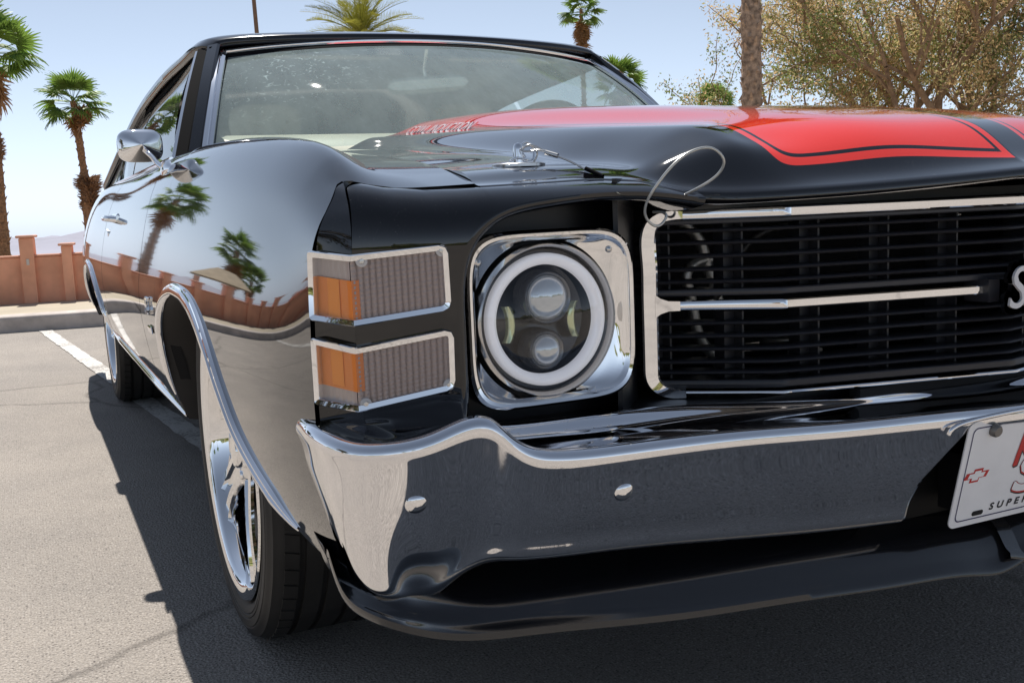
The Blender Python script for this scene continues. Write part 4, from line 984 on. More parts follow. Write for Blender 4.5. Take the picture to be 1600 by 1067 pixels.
# ---- hood pins, lanyards
def hood_z(x, y):
    p = hood_pt(x, y); return float(p[2])
HPX, HPY = -.622, .150
for sg in (1, -1):
    X = (lambda V: np.array(V)) if sg > 0 else mir
    z0 = hood_z(HPX, HPY); c = np.array([HPX, HPY, z0])
    w = MB().lathe([(.0001, .0032), (.010, .0030), (.0325, .0026), (.0340, .0015), (.0342, -.002)], c, 'z', 48)
    pl = MB().add(X(w.v), w.f).build("hood_pin_plate", STEEL, car, 40)
    for a in (.4, 2.5, 4.6):
        w = MB().lathe([(.0001, .0045), (.003, .0042), (.004, .003)], c+np.array([.024*math.cos(a), .024*math.sin(a), 0]), 'z', 12); MB().add(X(w.v), w.f).build("pin_plate_screw", CHROMEC, pl, 40)
    w = MB().lathe([(.0068, -.005), (.0068, .020), (.0062, .024), (.004, .0275), (.0001, .0285)], c, 'z', 24); MB().add(X(w.v), w.f).build("hood_pin", CHROMEC, pl, 40)
    # hairpin clip lying through the pin
    cl_ = MB().tube(curve3([c+np.array(q) for q in ((-.018, -.012, .005), (-.008, -.010, .009), (.008, -.004, .007), (.020, 0, .008), (.024, .004, .018), (.020, .004, .027), (.010, .002, .0285), (.004, .0, .022), (.007, -.006, .010))], 40), .0016, 8); MB().add(X(cl_.v), cl_.f).build("hairpin_clip", CHROMEC, pl, 60)
    cl_ = MB().tube(curve3([(-.606, .14, .836), (-.600, .14, .848), (-.606, .138, .8555), (-.615, .14, .8565), (-.622, .14, .852), (-.618, .135, .850), (-.606, .125, .8505), (-.592, .11, .844)], 40), .0013, 8)
    cl_.tube(curve3([(-.622, .14, .852), (-.615, .137, .8575), (-.600, .125, .851), (-.591, .11, .8435), (-.575, .092, .8325), (-.563, .074, .821), (-.556, .06, .815)], 40), .0014, 8)
    MB().add(X(cl_.v), cl_.f).build("pin_lanyard", STEEL, car, 60)
    w = MB().tube([(-.5985, .1195, .8475), (-.5885, .106, .842)], .0032, 10); MB().add(X(w.v), w.f).build("lanyard_ferrule", STEEL, car, 40)
    w = MB().tube([(-.5655, .077, .8245), (-.5545, .054, .8135)], .0028, 10); MB().add(X(w.v), w.f).build("lanyard_sleeve", GASKET, car, 40)
lp = [(-.476, .004, .785), (-.468, -.03, .797), (-.457, -.05, .812), (-.459, -.06, .825), (-.471, -.06, .837), (-.496, -.06, .838), (-.527, -.06, .823), (-.549, -.05, .795), (-.549, -.03, .774), (-.539, -.02, .759), (-.525, -.02, .752), (-.514, -.02, .761), (-.512, .01, .768)]
MB().tube(curve3(lp, 90), .0017, 8).build("cable_loop", M("coated_cable", (.55, .55, .52), .3, .6), car, 60)
# ================================================================== the place
def asphalt_mat():
    m, n, l, b = new_mat("asphalt"); setp(b, rough=.9, spec=.25)
    tc = n.new("ShaderNodeTexCoord")
    def noise(s, d, r=.6):
        t = n.new("ShaderNodeTexNoise"); t.inputs["Scale"].default_value = s; t.inputs["Detail"].default_value = d; t.inputs["Roughness"].default_value = r; l.new(tc.outputs["Object"], t.inputs["Vector"]); return t
    big, mid, fine = noise(.45, 6), noise(3.2, 6), noise(230, 4, .75)
    vo = n.new("ShaderNodeTexVoronoi"); vo.inputs["Scale"].default_value = 165; l.new(tc.outputs["Object"], vo.inputs["Vector"])
    cr = n.new("ShaderNodeValToRGB"); e = cr.color_ramp.elements; e[0].position = .28; e[0].color = (.13, .117, .107, 1); e[1].position = .68; e[1].color = (.52, .475, .435, 1)
    l.new(fine.outputs["Fac"], cr.inputs[0])
    mx = n.new("ShaderNodeMixRGB"); mx.blend_type = 'MULTIPLY'; mx.inputs[0].default_value = .75
    c2 = n.new("ShaderNodeValToRGB"); e = c2.color_ramp.elements; e[0].position = .32; e[0].color = (.86, .86, .86, 1); e[1].position = .68; e[1].color = (1.06, 1.05, 1.03, 1)
    l.new(mid.outputs["Fac"], c2.inputs[0]); l.new(cr.outputs[0], mx.inputs[1]); l.new(c2.outputs[0], mx.inputs[2])
    m3 = n.new("ShaderNodeMixRGB"); m3.blend_type = 'MULTIPLY'; m3.inputs[0].default_value = .8
    c3 = n.new("ShaderNodeValToRGB"); e = c3.color_ramp.elements; e[0].position = .35; e[0].color = (.82, .82, .82, 1); e[1].position = .65; e[1].color = (1.08, 1.07, 1.05, 1)
    l.new(big.outputs["Fac"], c3.inputs[0]); l.new(mx.outputs[0], m3.inputs[1]); l.new(c3.outputs[0], m3.inputs[2])
    # single pale and dark stones
    m4 = n.new("ShaderNodeMixRGB"); l.new(m3.outputs[0], m4.inputs[1]); sc = n.new("ShaderNodeMixRGB"); sc.inputs[0].default_value = .5
    cv = n.new("ShaderNodeValToRGB"); e = cv.color_ramp.elements; e[0].position = 0; e[0].color = (.06, .055, .052, 1); e[1].position = 1; e[1].color = (.56, .515, .47, 1)
    sep = n.new("ShaderNodeSeparateXYZ"); l.new(vo.outputs["Color"], sep.inputs[0]); l.new(sep.outputs[0], cv.inputs[0]); l.new(cv.outputs[0], m4.inputs[2])
    ds = n.new("ShaderNodeMapRange"); ds.inputs[1].default_value = .45; ds.inputs[2].default_value = .2; ds.inputs[4].default_value = .80; l.new(vo.outputs["Distance"], ds.inputs[0]); l.new(ds.outputs[0], m4.inputs[0])
    # hairline cracks, dark oil spots and scuffs
    wv = n.new("ShaderNodeTexVoronoi"); wv.feature = 'DISTANCE_TO_EDGE'; wv.inputs["Scale"].default_value = .42
    dn = noise(2.2, 5); ds2 = n.new("ShaderNodeMixRGB"); ds2.inputs[0].default_value = .16; l.new(tc.outputs["Object"], ds2.inputs[1]); l.new(dn.outputs["Color"], ds2.inputs[2]); l.new(ds2.outputs[0], wv.inputs["Vector"])
    cw_ = n.new("ShaderNodeMapRange"); cw_.inputs[1].default_value = .0; cw_.inputs[2].default_value = .006; cw_.inputs[3].default_value = .62; cw_.inputs[4].default_value = 1.; l.new(wv.outputs["Distance"], cw_.inputs[0])
    sp_ = n.new("ShaderNodeTexVoronoi"); sp_.inputs["Scale"].default_value = 1.7; l.new(tc.outputs["Object"], sp_.inputs["Vector"])
    so = n.new("ShaderNodeMapRange"); so.inputs[1].default_value = .02; so.inputs[2].default_value = .06; so.inputs[3].default_value = .55; so.inputs[4].default_value = 1.; l.new(sp_.outputs["Distance"], so.inputs[0])
    mm = n.new("ShaderNodeMath"); mm.operation = 'MULTIPLY'; l.new(cw_.outputs[0], mm.inputs[0]); l.new(so.outputs[0], mm.inputs[1])
    m5 = n.new("ShaderNodeMixRGB"); m5.blend_type = 'MULTIPLY'; m5.inputs[0].default_value = 1.; l.new(m4.outputs[0], m5.inputs[1]); l.new(mm.outputs[0], m5.inputs[2]); m4 = m5
    l.new(m4.outputs[0], b.inputs["Base Color"])
    bm = n.new("ShaderNodeBump"); bm.inputs["Strength"].default_value = 1.; bm.inputs["Distance"].default_value = .0028
    ad = n.new("ShaderNodeMath"); ad.operation = 'ADD'; l.new(fine.outputs["Fac"], ad.inputs[0]); l.new(vo.outputs["Distance"], ad.inputs[1]); l.new(ad.outputs[0], bm.inputs["Height"]); l.new(bm.outputs[0], b.inputs["Normal"])
    return m
KA = math.atan2(-.15, 1.0)          # the kerb runs slightly askew to the car
def kerb_y(x): return 7.30-.15*(x+1.40)
def pt_k(s, o, z=0.):                # s along the kerb, o behind its face
    d = np.array([math.cos(KA), math.sin(KA), 0]); nrm = np.array([-math.sin(KA), math.cos(KA), 0]); return np.array([-1.40, 7.30, 0])+d*s+nrm*o+np.array([0, 0, z])
RK = np.array(Matrix.Rotation(KA, 3, 'Z'))
g = []
for s in np.concatenate([[-900, -200, -60], np.linspace(-20, 20, 41), [60, 200, 900]]): g.append([pt_k(s, o) for o in (-1500, -300, -60, -20, -12, -8, -6, -4, -2, 0, .02)])
MB().grid(np.array(g), flip=True).build("asphalt", asphalt_mat(), None, 0, kind="structure")
# parking lines
def line_mat():
    m, n, l, b = new_mat("worn_line_paint"); setp(b, rough=.8)
    tc = n.new("ShaderNodeTexCoord"); t = n.new("ShaderNodeTexNoise"); t.inputs["Scale"].default_value = 90; t.inputs["Detail"].default_value = 4; l.new(tc.outputs["Object"], t.inputs["Vector"])
    t2 = n.new("ShaderNodeTexNoise"); t2.inputs["Scale"].default_value = 3; t2.inputs["Detail"].default_value = 5; l.new(tc.outputs["Object"], t2.inputs["Vector"])
    ad = n.new("ShaderNodeMath"); ad.operation = 'ADD'; l.new(t.outputs["Fac"], ad.inputs[0]); l.new(t2.outputs["Fac"], ad.inputs[1])
    cr = n.new("ShaderNodeValToRGB"); e = cr.color_ramp.elements; e[0].position = .80; e[0].color = (.26, .24, .22, 1); e[1].position = 1.0; e[1].color = (.60, .58, .55, 1); l.new(ad.outputs[0], cr.inputs[0]); l.new(cr.outputs[0], b.inputs["Base Color"])
    bm = n.new("ShaderNodeBump"); bm.inputs["Strength"].default_value = .7; bm.inputs["Distance"].default_value = .003; l.new(t.outputs["Fac"], bm.inputs["Height"]); l.new(bm.outputs[0], b.inputs["Normal"])
    return m
LM_ = line_mat()
def pline(x0, w=.085):
    mb = MB(); r = np.random.default_rng(3); G = []
    for y in np.linspace(1.75, 7.18-.15*(x0-(-1.1)), 90):
        xc = x0+(7.15-y)*.0905; G.append([(xc-w/2+r.normal()*.0025, y, .004), (xc+w/2+r.normal()*.0025, y, .004)])
    mb.grid(np.array(G), flip=True).build("parking_line", LM_, None, 0, kind="structure")
for x in (-6.3, -3.7, -1.105, 1.5, 4.1, 6.7): pline(x)
# kerb blocks, pavement
CONC = M("kerb_concrete", (.54, .48, .44), .88, var=.22, vscale=7, detail=8, bump=.5, bscale=120, bdist=.003)
CONC2 = M("pavement_concrete", (.42, .365, .28), .9, var=.10, vscale=3, detail=8, bump=.3, bscale=160, bdist=.002)
kb = empty("kerb", (0, 0, 0)); kb['kind'] = "structure"
for i, s in enumerate(np.arange(-12.02, 12, 3.0)):
    mb = MB(); L_ = 2.988; P = []
    sec = [(0, -.05), (0, .085), (.004, .105), (.012, .114), (.022, .118), (.150, .122), (.150, -.05)]
    G = np.array([[pt_k(s+a, o, z) for o, z in sec] for a in (0, L_)]); mb.grid(G); mb.f += [tuple(range(7)), tuple(range(7, 14))[::-1]]; mb.m += [0, 0]
    mb.build("kerb_block", CONC, kb, 35)
g = np.array([[pt_k(s, o, z) for o, z in ((.153, .118), (1.1, .120), (1.75, .121), (2.9, .10))] for s in np.linspace(-60, 60, 61)])
MB().grid(g, flip=True).build("pavement", CONC2, None, 0, kind="structure")
# ground falling away to the lake, lake, far shore, hills
SAND = M("dry_ground", (.30, .235, .165), .95, var=.3, vscale=.4, bump=.4, bscale=20)
TS = math.tan(math.radians(1.87))
g = []
for s in (-900, -300, -120, -60, -30, -10, 0, 10, 30, 60, 120, 300, 900):
    g.append([pt_k(s, o, z) for o, z in ((2.85, .09), (4, .02), (8, -.45), (20, -1.45), (50, -3.9), (100, -8.0), (158, -12.6), (170, -14.5))])
MB().grid(np.array(g), flip=True).build("lakeside_ground", SAND, None, 0, kind="structure")
WATER = M("lake_water", (.10, .26, .27), .12, bump=.5, bscale=.9, bdist=.15)
MB().grid(np.array([[pt_k(s, o, -13.2) for o in (120, 420)] for s in (-900, 900)]), flip=True).build("lake", WATER, None, 0, kind="structure")
HILL = M("hazy_hills", (.30, .30, .36), 1., var=.12, vscale=.02)
hr = np.random.default_rng(5); G = []
S_ = np.linspace(-420, 420, 260); ph = hr.uniform(0, 6.28, 8)
for s in S_:
    h = 1.2+1.3*math.sin(s*.021+ph[0])+1.1*math.sin(s*.053+ph[1])+.7*math.sin(s*.13+ph[2])+.45*math.sin(s*.31+ph[3])+.25*math.sin(s*.71+ph[4])
    G.append([pt_k(s, o, z) for o, z in ((405, -13.4), (409, -12.6), (440, -12.0), (520, -9.+h*.55), (640, -10+h*1.9))])
MB().grid(np.array(G), flip=True).build("hills", HILL, None, 180, kind="structure")
# boundary wall with pillars
STUC = M("terracotta_stucco", (.80, .40, .26), .92, var=.16, vscale=5, detail=8, bump=.6, bscale=220, bdist=.003)
STUC2 = M("terracotta_stucco_cap", (.66, .35, .25), .9, var=.14, vscale=9, detail=8, bump=.5, bscale=200, bdist=.003)
wall = empty("boundary_wall", pt_k(0, 1.32, .12), "low terracotta stucco wall with capped pillars behind the kerb", "wall")
Wl = np.array(wall.location)
def wbox(s0, s1, o0, o1, z0, z1, name, mat, parent=wall, bev=.006):
    mb = MB(); c = pt_k((s0+s1)/2, (o0+o1)/2, (z0+z1)/2); mb.box(c-Wl, (s1-s0, o1-o0, z1-z0), RK, bev=bev); return mb.build(name, mat, parent, 30)
def bpx(s): return s
def pillar(s0, s1, ztop, cap=.02):
    p = wbox(s0, s1, 1.20, 1.36, .115, ztop, "pillar", STUC); wbox(s0-cap, s1+cap, 1.18, 1.38, ztop+.001, ztop+.022, "pillar_cap", STUC2, p); return p
xs_p = [(-.005, .10, .665), (.315, .395, .585), (.535, .615, .585)]
pl_ = [pillar(a, b, z) for a, b, z in xs_p]
q = wbox(.040, .062, 1.194, 1.199, .44, .49, "cover_plate", M("cover_plate_grey", (.60, .56, .52), .6), pl_[0], .001)
edges = [(-.005, .10), (.315, .395), (.535, .615)]
spans = [(.1, .315), (.395, .535)]
s = -.005; k = 0
while s > -14:                       # the wall goes on to the left
    n_ = s-.30; pillar(n_-.09, n_, .60 if k % 3 else .67); edges.append((n_-.09, n_)); spans.append((n_, s)); s = n_-.09; k += 1
for a, b in spans:
    wbox(a, b, 1.25, 1.33, .115, .505, "wall_panel", STUC); wbox(a-.001, b+.001, 1.235, 1.345, .506, .522, "coping", STUC2)
wbox(.64, .72, 1.9, 2.0, .05, .30, "wall_panel", STUC)
# ---- palms
BARK = M("palm_bark", (.30, .17, .095), .95, var=.45, vscale=14, detail=6, bump=.8, bscale=40, bdist=.02)
BARK2 = M("grey_palm_bark", (.34, .245, .18), .95, var=.6, vscale=10, detail=6, bump=.8, bscale=40, bdist=.02)
def leaf_mat(name, base, var=.35, tl=.35):
    m, n, l, b = new_mat(name); setp(b, base=base, rough=.5, spec=.4)
    tc = n.new("ShaderNodeTexCoord"); t = n.new("ShaderNodeTexNoise"); t.inputs["Scale"].default_value = 3; l.new(tc.outputs["Object"], t.inputs["Vector"])
    oi = n.new("ShaderNodeObjectInfo"); ad = n.new("ShaderNodeMath"); ad.operation = 'MULTIPLY_ADD'; ad.inputs[1].default_value = .6; l.new(oi.outputs["Random"], ad.inputs[0]); l.new(t.outputs["Fac"], ad.inputs[2])
    r = n.new("ShaderNodeMapRange"); r.inputs[1].default_value = .35; r.inputs[2].default_value = 1.25; l.new(ad.outputs[0], r.inputs[0])
    mx = n.new("ShaderNodeMixRGB"); mx.inputs[1].default_value = (*[c*(1-var) for c in base], 1); mx.inputs[2].default_value = (*[c*(1+var) for c in base], 1); l.new(r.outputs[0], mx.inputs[0]); l.new(mx.outputs[0], b.inputs["Base Color"])
    ts = n.new("ShaderNodeBsdfTranslucent"); l.new(mx.outputs[0], ts.inputs[0]); ms = n.new("ShaderNodeMixShader"); ms.inputs[0].default_value = tl
    l.new(b.outputs[0], ms.inputs[1]); l.new(ts.outputs[0], ms.inputs[2]); l.new(ms.outputs[0], n["Material Output"].inputs[0]); return m
FROND = leaf_mat("palm_green", (.17, .275, .05)); FRONDY = leaf_mat("palm_yellow_green", (.26, .26, .04)); DEAD = leaf_mat("palm_dead", (.34, .18, .075), .3, .2)
def fan_frond(seed, droop=.6, n=22, L=.90, pet=.98):
    """petiole along +x then a fan of narrow segments, folded, tips drooping"""
    r = np.random.default_rng(seed); mb = MB()
    pts = [(0, 0, 0), (pet*.5, 0, -.02), (pet, 0, -.08*droop)]; mb.tube(curve3(pts, 6), .016, 5)
    o = np.array([pet, 0, -.08*droop])
    for k in range(n):
        a = (k/(n-1)-.5)*2*1.75*(1+r.normal()*.02); ln = L*(.62+.38*math.cos(a*.5))*(1+r.normal()*.07); d = np.array([math.cos(a), math.sin(a), .18*math.cos(k*PI)*0+.10]); s = np.array([-math.sin(a), math.cos(a), 0])
        w = .050*(1+r.normal()*.15); dr = droop*(.8+.4*r.random())
        P = []
        for t in (0, .35, .62, .85, 1.):
            ww = w*(.45+1.6*t)*(1 if t < .45 else max(.05, (1-t)/.55)); c = o+d*ln*t+np.array([0, 0, -dr*.55*ln*t**2.4]); c = c+s*r.normal()*.01
            P.append([c-s*ww+np.array([0, 0, .012*(-1)**k]), c+s*ww+np.array([0, 0, -.012*(-1)**k])])
        mb.grid(np.array(P))
    return mb
def feather_frond(seed, L=2.6, n=34):
    r = np.random.default_rng(seed); mb = MB(); R = [(L*t, 0, .55*t-1.05*t**2.2) for t in np.linspace(0, 1, 12)]; mb.tube(R, list(np.linspace(.03, .006, 12)), 5)
    R = np.array(R)
    for k in range(n):
        t = .12+.88*k/n; c = np.array([np.interp(t, np.linspace(0, 1, 12), R[:, i]) for i in range(3)])
        for sd in (-1, 1):
            ln = .55*math.sin(PI*min(1, .18+.82*t)**.8)*(1+r.normal()*.1)+.08; d = np.array([.75, sd*.75, .38+r.normal()*.12]); d /= np.linalg.norm(d); w = np.array([.010, 0, .004])
            P = [[c-w, c+w], [c+d*ln*.5-w*1.6, c+d*ln*.5+w*1.6], [c+d*ln+np.array([0, 0, -.12*ln])-w*.1, c+d*ln+np.array([0, 0, -.12*ln])+w*.1]]; mb.grid(np.array(P))
    return mb
FM = {}
def mesh_of(mb, key, mat):
    if key not in FM:
        o = mb.build(key[0], mat, None, 0); FM[key] = o.data; bpy.data.objects.remove(o)
    return FM[key]
def put(name, me, parent, M4, **p):
    o = bpy.data.objects.new(name, me); COL.objects.link(o); o.parent = parent; o.matrix_local = M4
    for a, b in p.items(): o[a] = b
    return o
def palm(loc, H, label, trunk_r=.26, nf=30, nd=8, scale=1., skirt=0, kind='fan', bark=BARK, shaggy=0., lean=(0, 0), seed=1, collar=False, yellow=False, detail=False, green=None):
    r = np.random.default_rng(seed); root = empty("palm_tree", loc, label, "palm tree", "palms around the car park")
    mb = MB(); n = 40; P = []; rad = []
    for t in np.linspace(0, 1, n):
        P.append((lean[0]*t*t, lean[1]*t*t, H*t)); rr_ = trunk_r*(1.25-.35*t if t < .12 else 1.2-.42*t)*(1+.05*r.normal())
        if shaggy and t > shaggy: rr_ *= .62
        rad.append(rr_)
    mb.tube(P, rad, 20)
    # old leaf bases: thorny stubs round the trunk
    ns = int(H*(26 if detail else 13)); 
    for k in range(ns):
        t = .02+.97*k/ns; a = k*2.399; c = np.array([np.interp(t, np.linspace(0, 1, n), [p[i] for p in P]) for i in range(3)]); rr_ = np.interp(t, np.linspace(0, 1, n), rad)
        d = np.array([math.cos(a), math.sin(a), 0]); s = np.array([-math.sin(a), math.cos(a), 0]); ln = (.10+.10*r.random())*(.6 if (shaggy and t > shaggy) else 1)*(.75 if detail else 1); w = (.07 if detail else .08)*(trunk_r/.26)
        b = c+d*rr_*.93; tip = b+d*ln*.65+np.array([0, 0, ln*(.9 if r.random() > .35 else -.6)]); v = [b-s*w-[0, 0, .06], b+s*w-[0, 0, .06], b+s*w*.8+[0, 0, .06], b-s*w*.8+[0, 0, .06], tip-s*w*.3, tip+s*w*.3]
        mb.add(v, [(0, 1, 5, 4), (3, 4, 5, 2), (0, 4, 3), (1, 2, 5)])
    mb.build("trunk", bark, root, 0)
    top = Vector((lean[0], lean[1], H))
    def fr(el, az, key, mb_f, mat, sc, name, z=0., roll=0.):
        me = mesh_of(mb_f(), key, mat) if key not in FM else FM[key]
        Rz = Matrix.Rotation(az, 4, 'Z') @ Matrix.Rotation(-el, 4, 'Y') @ Matrix.Rotation(roll, 4, 'X')
        put(name, me, root, Matrix.Translation(top+Vector((0, 0, z))) @ Rz @ Matrix.Diagonal((sc, sc, sc, 1)))
    for k in range(nf):
        u = (k+.5)/nf; el = math.radians(82-(112 if kind == 'fan' else 100)*u**.85+r.normal()*7); az = k*2.399+r.normal()*.15; sc = scale*(.88+.24*r.random()); v = int(r.integers(0, 4))
        if kind == 'fan': fr(el, az, ("frond", v, yellow), (lambda v=v: fan_frond(v, .35+.25*v)), green or (FRONDY if yellow else FROND), sc, "frond", -.25*u, r.normal()*.35)
        else: fr(el, az, ("frond", 10+v, yellow), (lambda v=v: feather_frond(v)), green or (FRONDY if yellow else FROND), sc, "frond", -.2*u, r.normal()*.2)
    for k in range(nd):
        el = math.radians(-62-18*r.random()); az = k*2.399+r.normal()*.2; v = int(r.integers(0, 3)); z = -.35-(.9 if not skirt else skirt)*r.random()
        fr(el, az, ("dead_frond", 20+v, 0), (lambda v=v: fan_frond(50+v, .9, 14, .9, .5)), DEAD, scale*(.75+.3*r.random()), "dead_frond", z)
    if collar:
        for zc_, rr0, hh in collar:
            cb = MB()
            for j in range(190):
                a = r.random()*6.28; q = r.random(); z = zc_+hh*(q-.5); rb = rr0*(.45+.5*math.sin(PI*min(1, .15+q*.8))); b = np.array([rb*.6*math.cos(a), rb*.6*math.sin(a), z]); up_ = .30*(r.random()-.25)
                tip = b+np.array([math.cos(a)*rr0*.75, math.sin(a)*rr0*.75, up_]); s = np.array([-math.sin(a), math.cos(a), 0])*.06; dz = np.array([0, 0, .045])
                cb.add([b-s-dz, b+s-dz, b+dz, tip], [(0, 1, 3), (1, 2, 3), (2, 0, 3)])
            cb.build("leaf_base_collar", BARK, root, 0)
    return root
palm((1.62, 46.9, -3.4), 9.2, "tall green palm with thorny trunk and brown collar, right of the wall pillars", .27, 26, 6, .76, shaggy=.60, seed=2, collar=((5.75, .50, .55), (5.1, .42, .8), (8.6, .34, .7)), lean=(-.30, 0))
palm((-1.85, 43.9, -3.2), 10.6, "palm at the left edge with long leaning fronds", .20, 28, 10, .98, seed=5, collar=((6.9, .38, .9), (9.6, .40, 1.3)), lean=(.25, 0))
palm((29.4, 52.9, -2.0), 13.7, "thin palm with a long skirt of dead brown fronds", .14, 24, 40, .74, skirt=1.5, seed=8)
palm((30.15, 50.1, -1.8), 9.0, "short bushy palm with yellow lower fronds beside the windshield pillar", .22, 30, 14, .90, seed=11)
palm((12.5, 41.8, -2.0), 10.0, "feather palm with arching yellow green fronds showing over the roof", .30, 46, 0, 1.0, kind='feather', seed=13, yellow=True)
palm((52.3, 71.3, -1.2), 9.6, "small far palm at the left foot of the big tree", .2, 36, 6, .95, seed=17)
palm((12.5, 16.2, -.4), 12.5, "palm whose thick scaly trunk rises behind the hood", .185, 40, 16, 1.15, bark=BARK2, seed=19, detail=True)
# palms to the left, mirrored in the black paint
palm((-5.7, 45.5, -3.4), 8.3, "palm out of frame to the left, mirrored in the front fender below the door mirror", .22, 28, 8, 1.0, seed=23)
palm((-11.4, 49., -3.8), 7.4, "palm with a pale dry skirt, mirrored in the middle of the front fender", .26, 28, 30, 1.0, skirt=1.6, seed=29)
palm((-15.2, 58., -4.5), 6.6, "farthest palm mirrored in the fender ahead of the wheel arch", .2, 28, 8, 1.1, seed=31)
palm((-30., -46., -.2), 9.6, "far palm behind the photographer, left one of the mirrored pair", .2, 40, 6, 1.1, seed=37)
palm((-24., -52., -.2), 8.6, "far palm behind the photographer, right one of the mirrored pair", .2, 40, 6, 1.1, seed=41)
# ---- light pole
lp_ = empty("light_pole", (7.35, 38., -1.8), "thin brown pole rising behind the car roof", "pole")
MB().tube([(0, 0, 0), (.02, 0, 6), (-.10, 0, 12.)], [.10, .085, .07], 12).build("shaft", M("rusty_pole", (.20, .12, .08), .7, var=.2, vscale=8), lp_, 40)
MB().box((-.10, -.5, 12.0), (.12, 1.1, .08), bev=.02).box((-.10, -1.1, 11.97), (.3, .5, .12), bev=.03).build("lamp_head", M("lamp_head_grey", (.25, .25, .25), .5, .5), lp_, 30)
# ---- broad-leaved trees
TBARK = M("tree_bark", (.32, .22, .15), .95, var=.35, vscale=6, bump=.6, bscale=30, bdist=.02)
LEAFS = [leaf_mat("leaf_olive", (.52, .47, .21), .30, .5), leaf_mat("leaf_brown_olive", (.68, .49, .26), .25, .5), leaf_mat("leaf_green", (.22, .27, .085), .30, .45), leaf_mat("leaf_dry", (.62, .48, .30), .2, .4)]
DLEAF = [leaf_mat('leaf_dark_%d' % i, c, .3, .3) for i, c in enumerate(((.10, .10, .035), (.14, .10, .04), (.05, .075, .02), (.2, .15, .08)))]
def tree(loc, label, H, crown, seed, nleaf, leaf=.10, name="olive_tree", cat="tree", wts=(.42, .28, .22, .08), mats=LEAFS, stems=4):
    r = np.random.default_rng(seed); root = empty(name, loc, label, cat); tk = MB(); lb = MB(); tips = []
    def branch(p, d, ln, rad, depth, mb):
        n = 7; P = [p]; dd = d/np.linalg.norm(d)
        for i in range(n):
            dd = dd+r.normal(size=3)*.13+np.array([0, 0, .035]); dd /= np.linalg.norm(dd); P.append(P[-1]+dd*ln/n)
        mb.tube(P, list(np.linspace(rad, rad*.55, n+1)), 8 if depth < 2 else 5, cap=False)
        if depth >= 4 or ln < .35: tips.extend(P[3:]); return
        if depth >= 2: tips.extend(P[4:])
        for k in range(3 if depth < 3 else 3):
            j = int(r.integers(3, n+1)); a = r.normal(size=3); a -= dd*np.dot(a, dd); a /= np.linalg.norm(a); nd = dd*.72+a*(.62+.25*r.random())+np.array([0, 0, .10]); branch(P[j], nd, ln*(.62+.2*r.random()), rad*.55, depth+1, lb)
    for k in range(stems):
        a = 2*PI*k/stems+r.normal()*.3; branch(np.array([.15*math.cos(a), .15*math.sin(a), 0.]), np.array([math.cos(a)*.45*crown[0], math.sin(a)*.45*crown[0], 1.]), H*.40, .13*H/8, 0, tk)
    tk.build("trunk", TBARK, root, 50); lb.build("limbs", TBARK, root, 50)
    T = np.array(tips); c = T[r.integers(0, len(T), nleaf)]; off = r.normal(size=(nleaf, 3))*np.array([.125, .125, .12])*H/8; c = c+off
    # hanging leaf: a narrow kite, two triangles
    az = r.uniform(0, 2*PI, nleaf); dn = r.uniform(-1.3, .4, nleaf); L_ = leaf*r.uniform(.6, 1.35, nleaf); d = np.stack([np.cos(az)*np.cos(dn), np.sin(az)*np.cos(dn), np.sin(dn)], 1); s = np.cross(d, r.normal(size=(nleaf, 3))); s /= np.linalg.norm(s, axis=1)[:, None]
    V = np.stack([c, c+d*(L_*.5)[:, None]+s*(L_*.20)[:, None], c+d*L_[:, None], c+d*(L_*.5)[:, None]-s*(L_*.20)[:, None]], 1).reshape(-1, 3)
    me = bpy.data.meshes.new("foliage"); F = np.arange(nleaf*4).reshape(-1, 4); me.from_pydata(V.tolist(), [], F.tolist())
    for mt in mats: me.materials.append(mt)
    clump = np.sin(c[:, 0]*1.1+seed)+np.sin(c[:, 1]*1.3)+np.sin(c[:, 2]*1.7+1)
    base = np.array(wts); idx = np.array([r.choice(4, p=base) for _ in range(nleaf)]); idx = np.where((clump > .9) & (r.random(nleaf) < .6), 1, idx); idx = np.where((clump < -.9) & (r.random(nleaf) < .6), 2, idx)
    me.polygons.foreach_set('material_index', idx.astype(np.int32)); me.update()
    o = bpy.data.objects.new("foliage", me); COL.objects.link(o); o.parent = root; o['kind'] = "stuff"
    return root
tree((23.2, 22.0, -1.6), "large dusty olive tree behind the hood at the right", 12.5, (1.2,), 3, 100000, .115, stems=6)
tree((-5.6, 11.8, .0), "low dark tree behind the wall, mirrored at the front edge of the fender", 3.3, (.6,), 4, 24000, .11, name="street_tree", wts=(.1, .1, .8, 0.), mats=DLEAF)
tree((-13., 1.0, 0), "dark tree left of the photographer, mirrored beside the corner lamps", 5.0, (.6,), 6, 8000, .18, name="street_tree", wts=(.25, .1, .6, .05), mats=DLEAF)
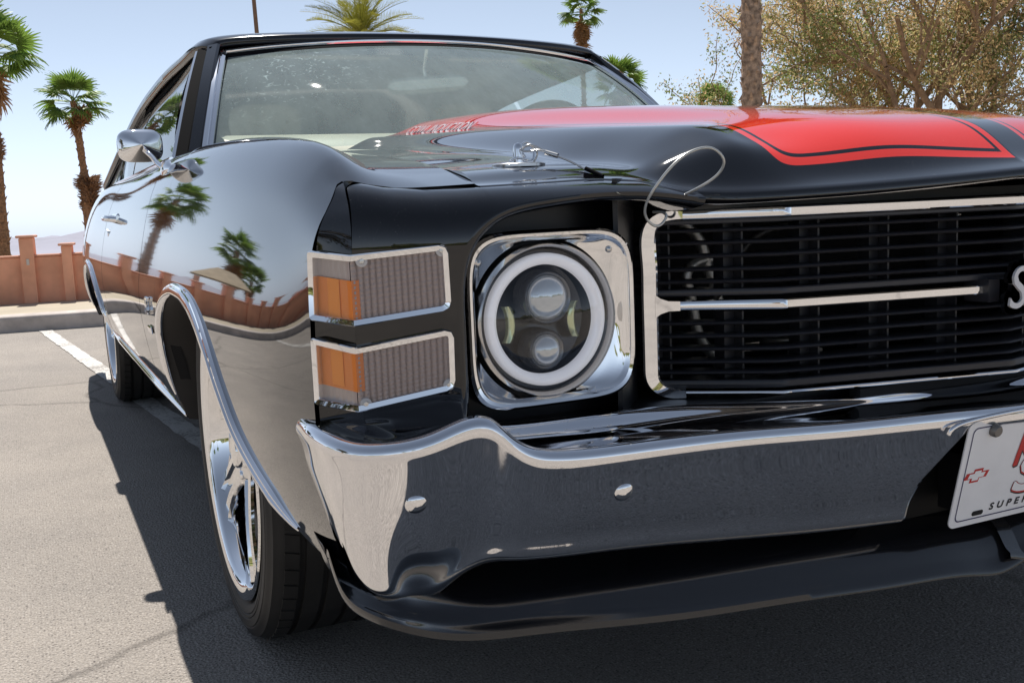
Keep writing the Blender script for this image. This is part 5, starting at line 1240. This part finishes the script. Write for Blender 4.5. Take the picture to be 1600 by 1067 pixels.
# far tree line and low buildings behind the photographer: what the chrome and the front paint mirror
def mass():
    r = np.random.default_rng(9); n = 26000; a = r.uniform(math.radians(150), math.radians(400), n); rad_ = 75+r.normal(size=n)*2.2
    h = 2.2+1.5*np.sin(a*7+1)+1.2*np.sin(a*17)+.8*np.sin(a*41); z = np.abs(r.normal(size=n))*.0+r.random(n)*np.maximum(.6, h)
    c = np.stack([np.cos(a)*rad_, np.sin(a)*rad_, z], 1); d = r.normal(size=(n, 3)); d /= np.linalg.norm(d, axis=1)[:, None]; s = np.cross(d, r.normal(size=(n, 3))); s /= np.linalg.norm(s, axis=1)[:, None]
    V = np.stack([c-d*.5, c+s*.35, c+d*.5, c-s*.35], 1).reshape(-1, 3); me = bpy.data.meshes.new("tree_line"); me.from_pydata(V.tolist(), [], np.arange(n*4).reshape(-1, 4).tolist()); me.materials.append(LEAFS[2]); me.materials.append(LEAFS[0]); me.polygons.foreach_set('material_index', (r.random(n) < .35).astype(np.int32)); me.update()
    o = bpy.data.objects.new("tree_line", me); COL.objects.link(o); o['kind'] = "stuff"
mass()
pv = empty("pavilion", (-9.0, 39.5, -2.9), "small pavilion with a tan hipped roof, mirrored in the fender above the wall", "pavilion", rz=.25)
RF = M("tan_roof_tiles", (.40, .32, .22), .8, var=.15, vscale=3)
mb = MB(); e0, e1, zt = 1.75, 1.3, 3.75
mb.add([(-e0, -e1, zt), (e0, -e1, zt), (e0, e1, zt), (-e0, e1, zt), (-.5, 0, zt+.75), (.5, 0, zt+.75), (-e0, -e1, zt-.1), (e0, -e1, zt-.1), (e0, e1, zt-.1), (-e0, e1, zt-.1)], [(0, 1, 5, 4), (1, 2, 5), (2, 3, 4, 5), (3, 0, 4), (6, 9, 8, 7), (0, 6, 7, 1), (1, 7, 8, 2), (2, 8, 9, 3), (3, 9, 6, 0)]); mb.build("roof", RF, pv, 0)
for x in (-1.45, 1.45):
    for y in (-1.0, 1.0): MB().box((x, y, 1.82), (.16, .16, 3.64), bev=.02).build("post", STUC, pv, 30)
MB().box((0, .6, 1.2), (2.2, .15, 2.4), bev=.02).build("back_wall", STUC, pv, 30)
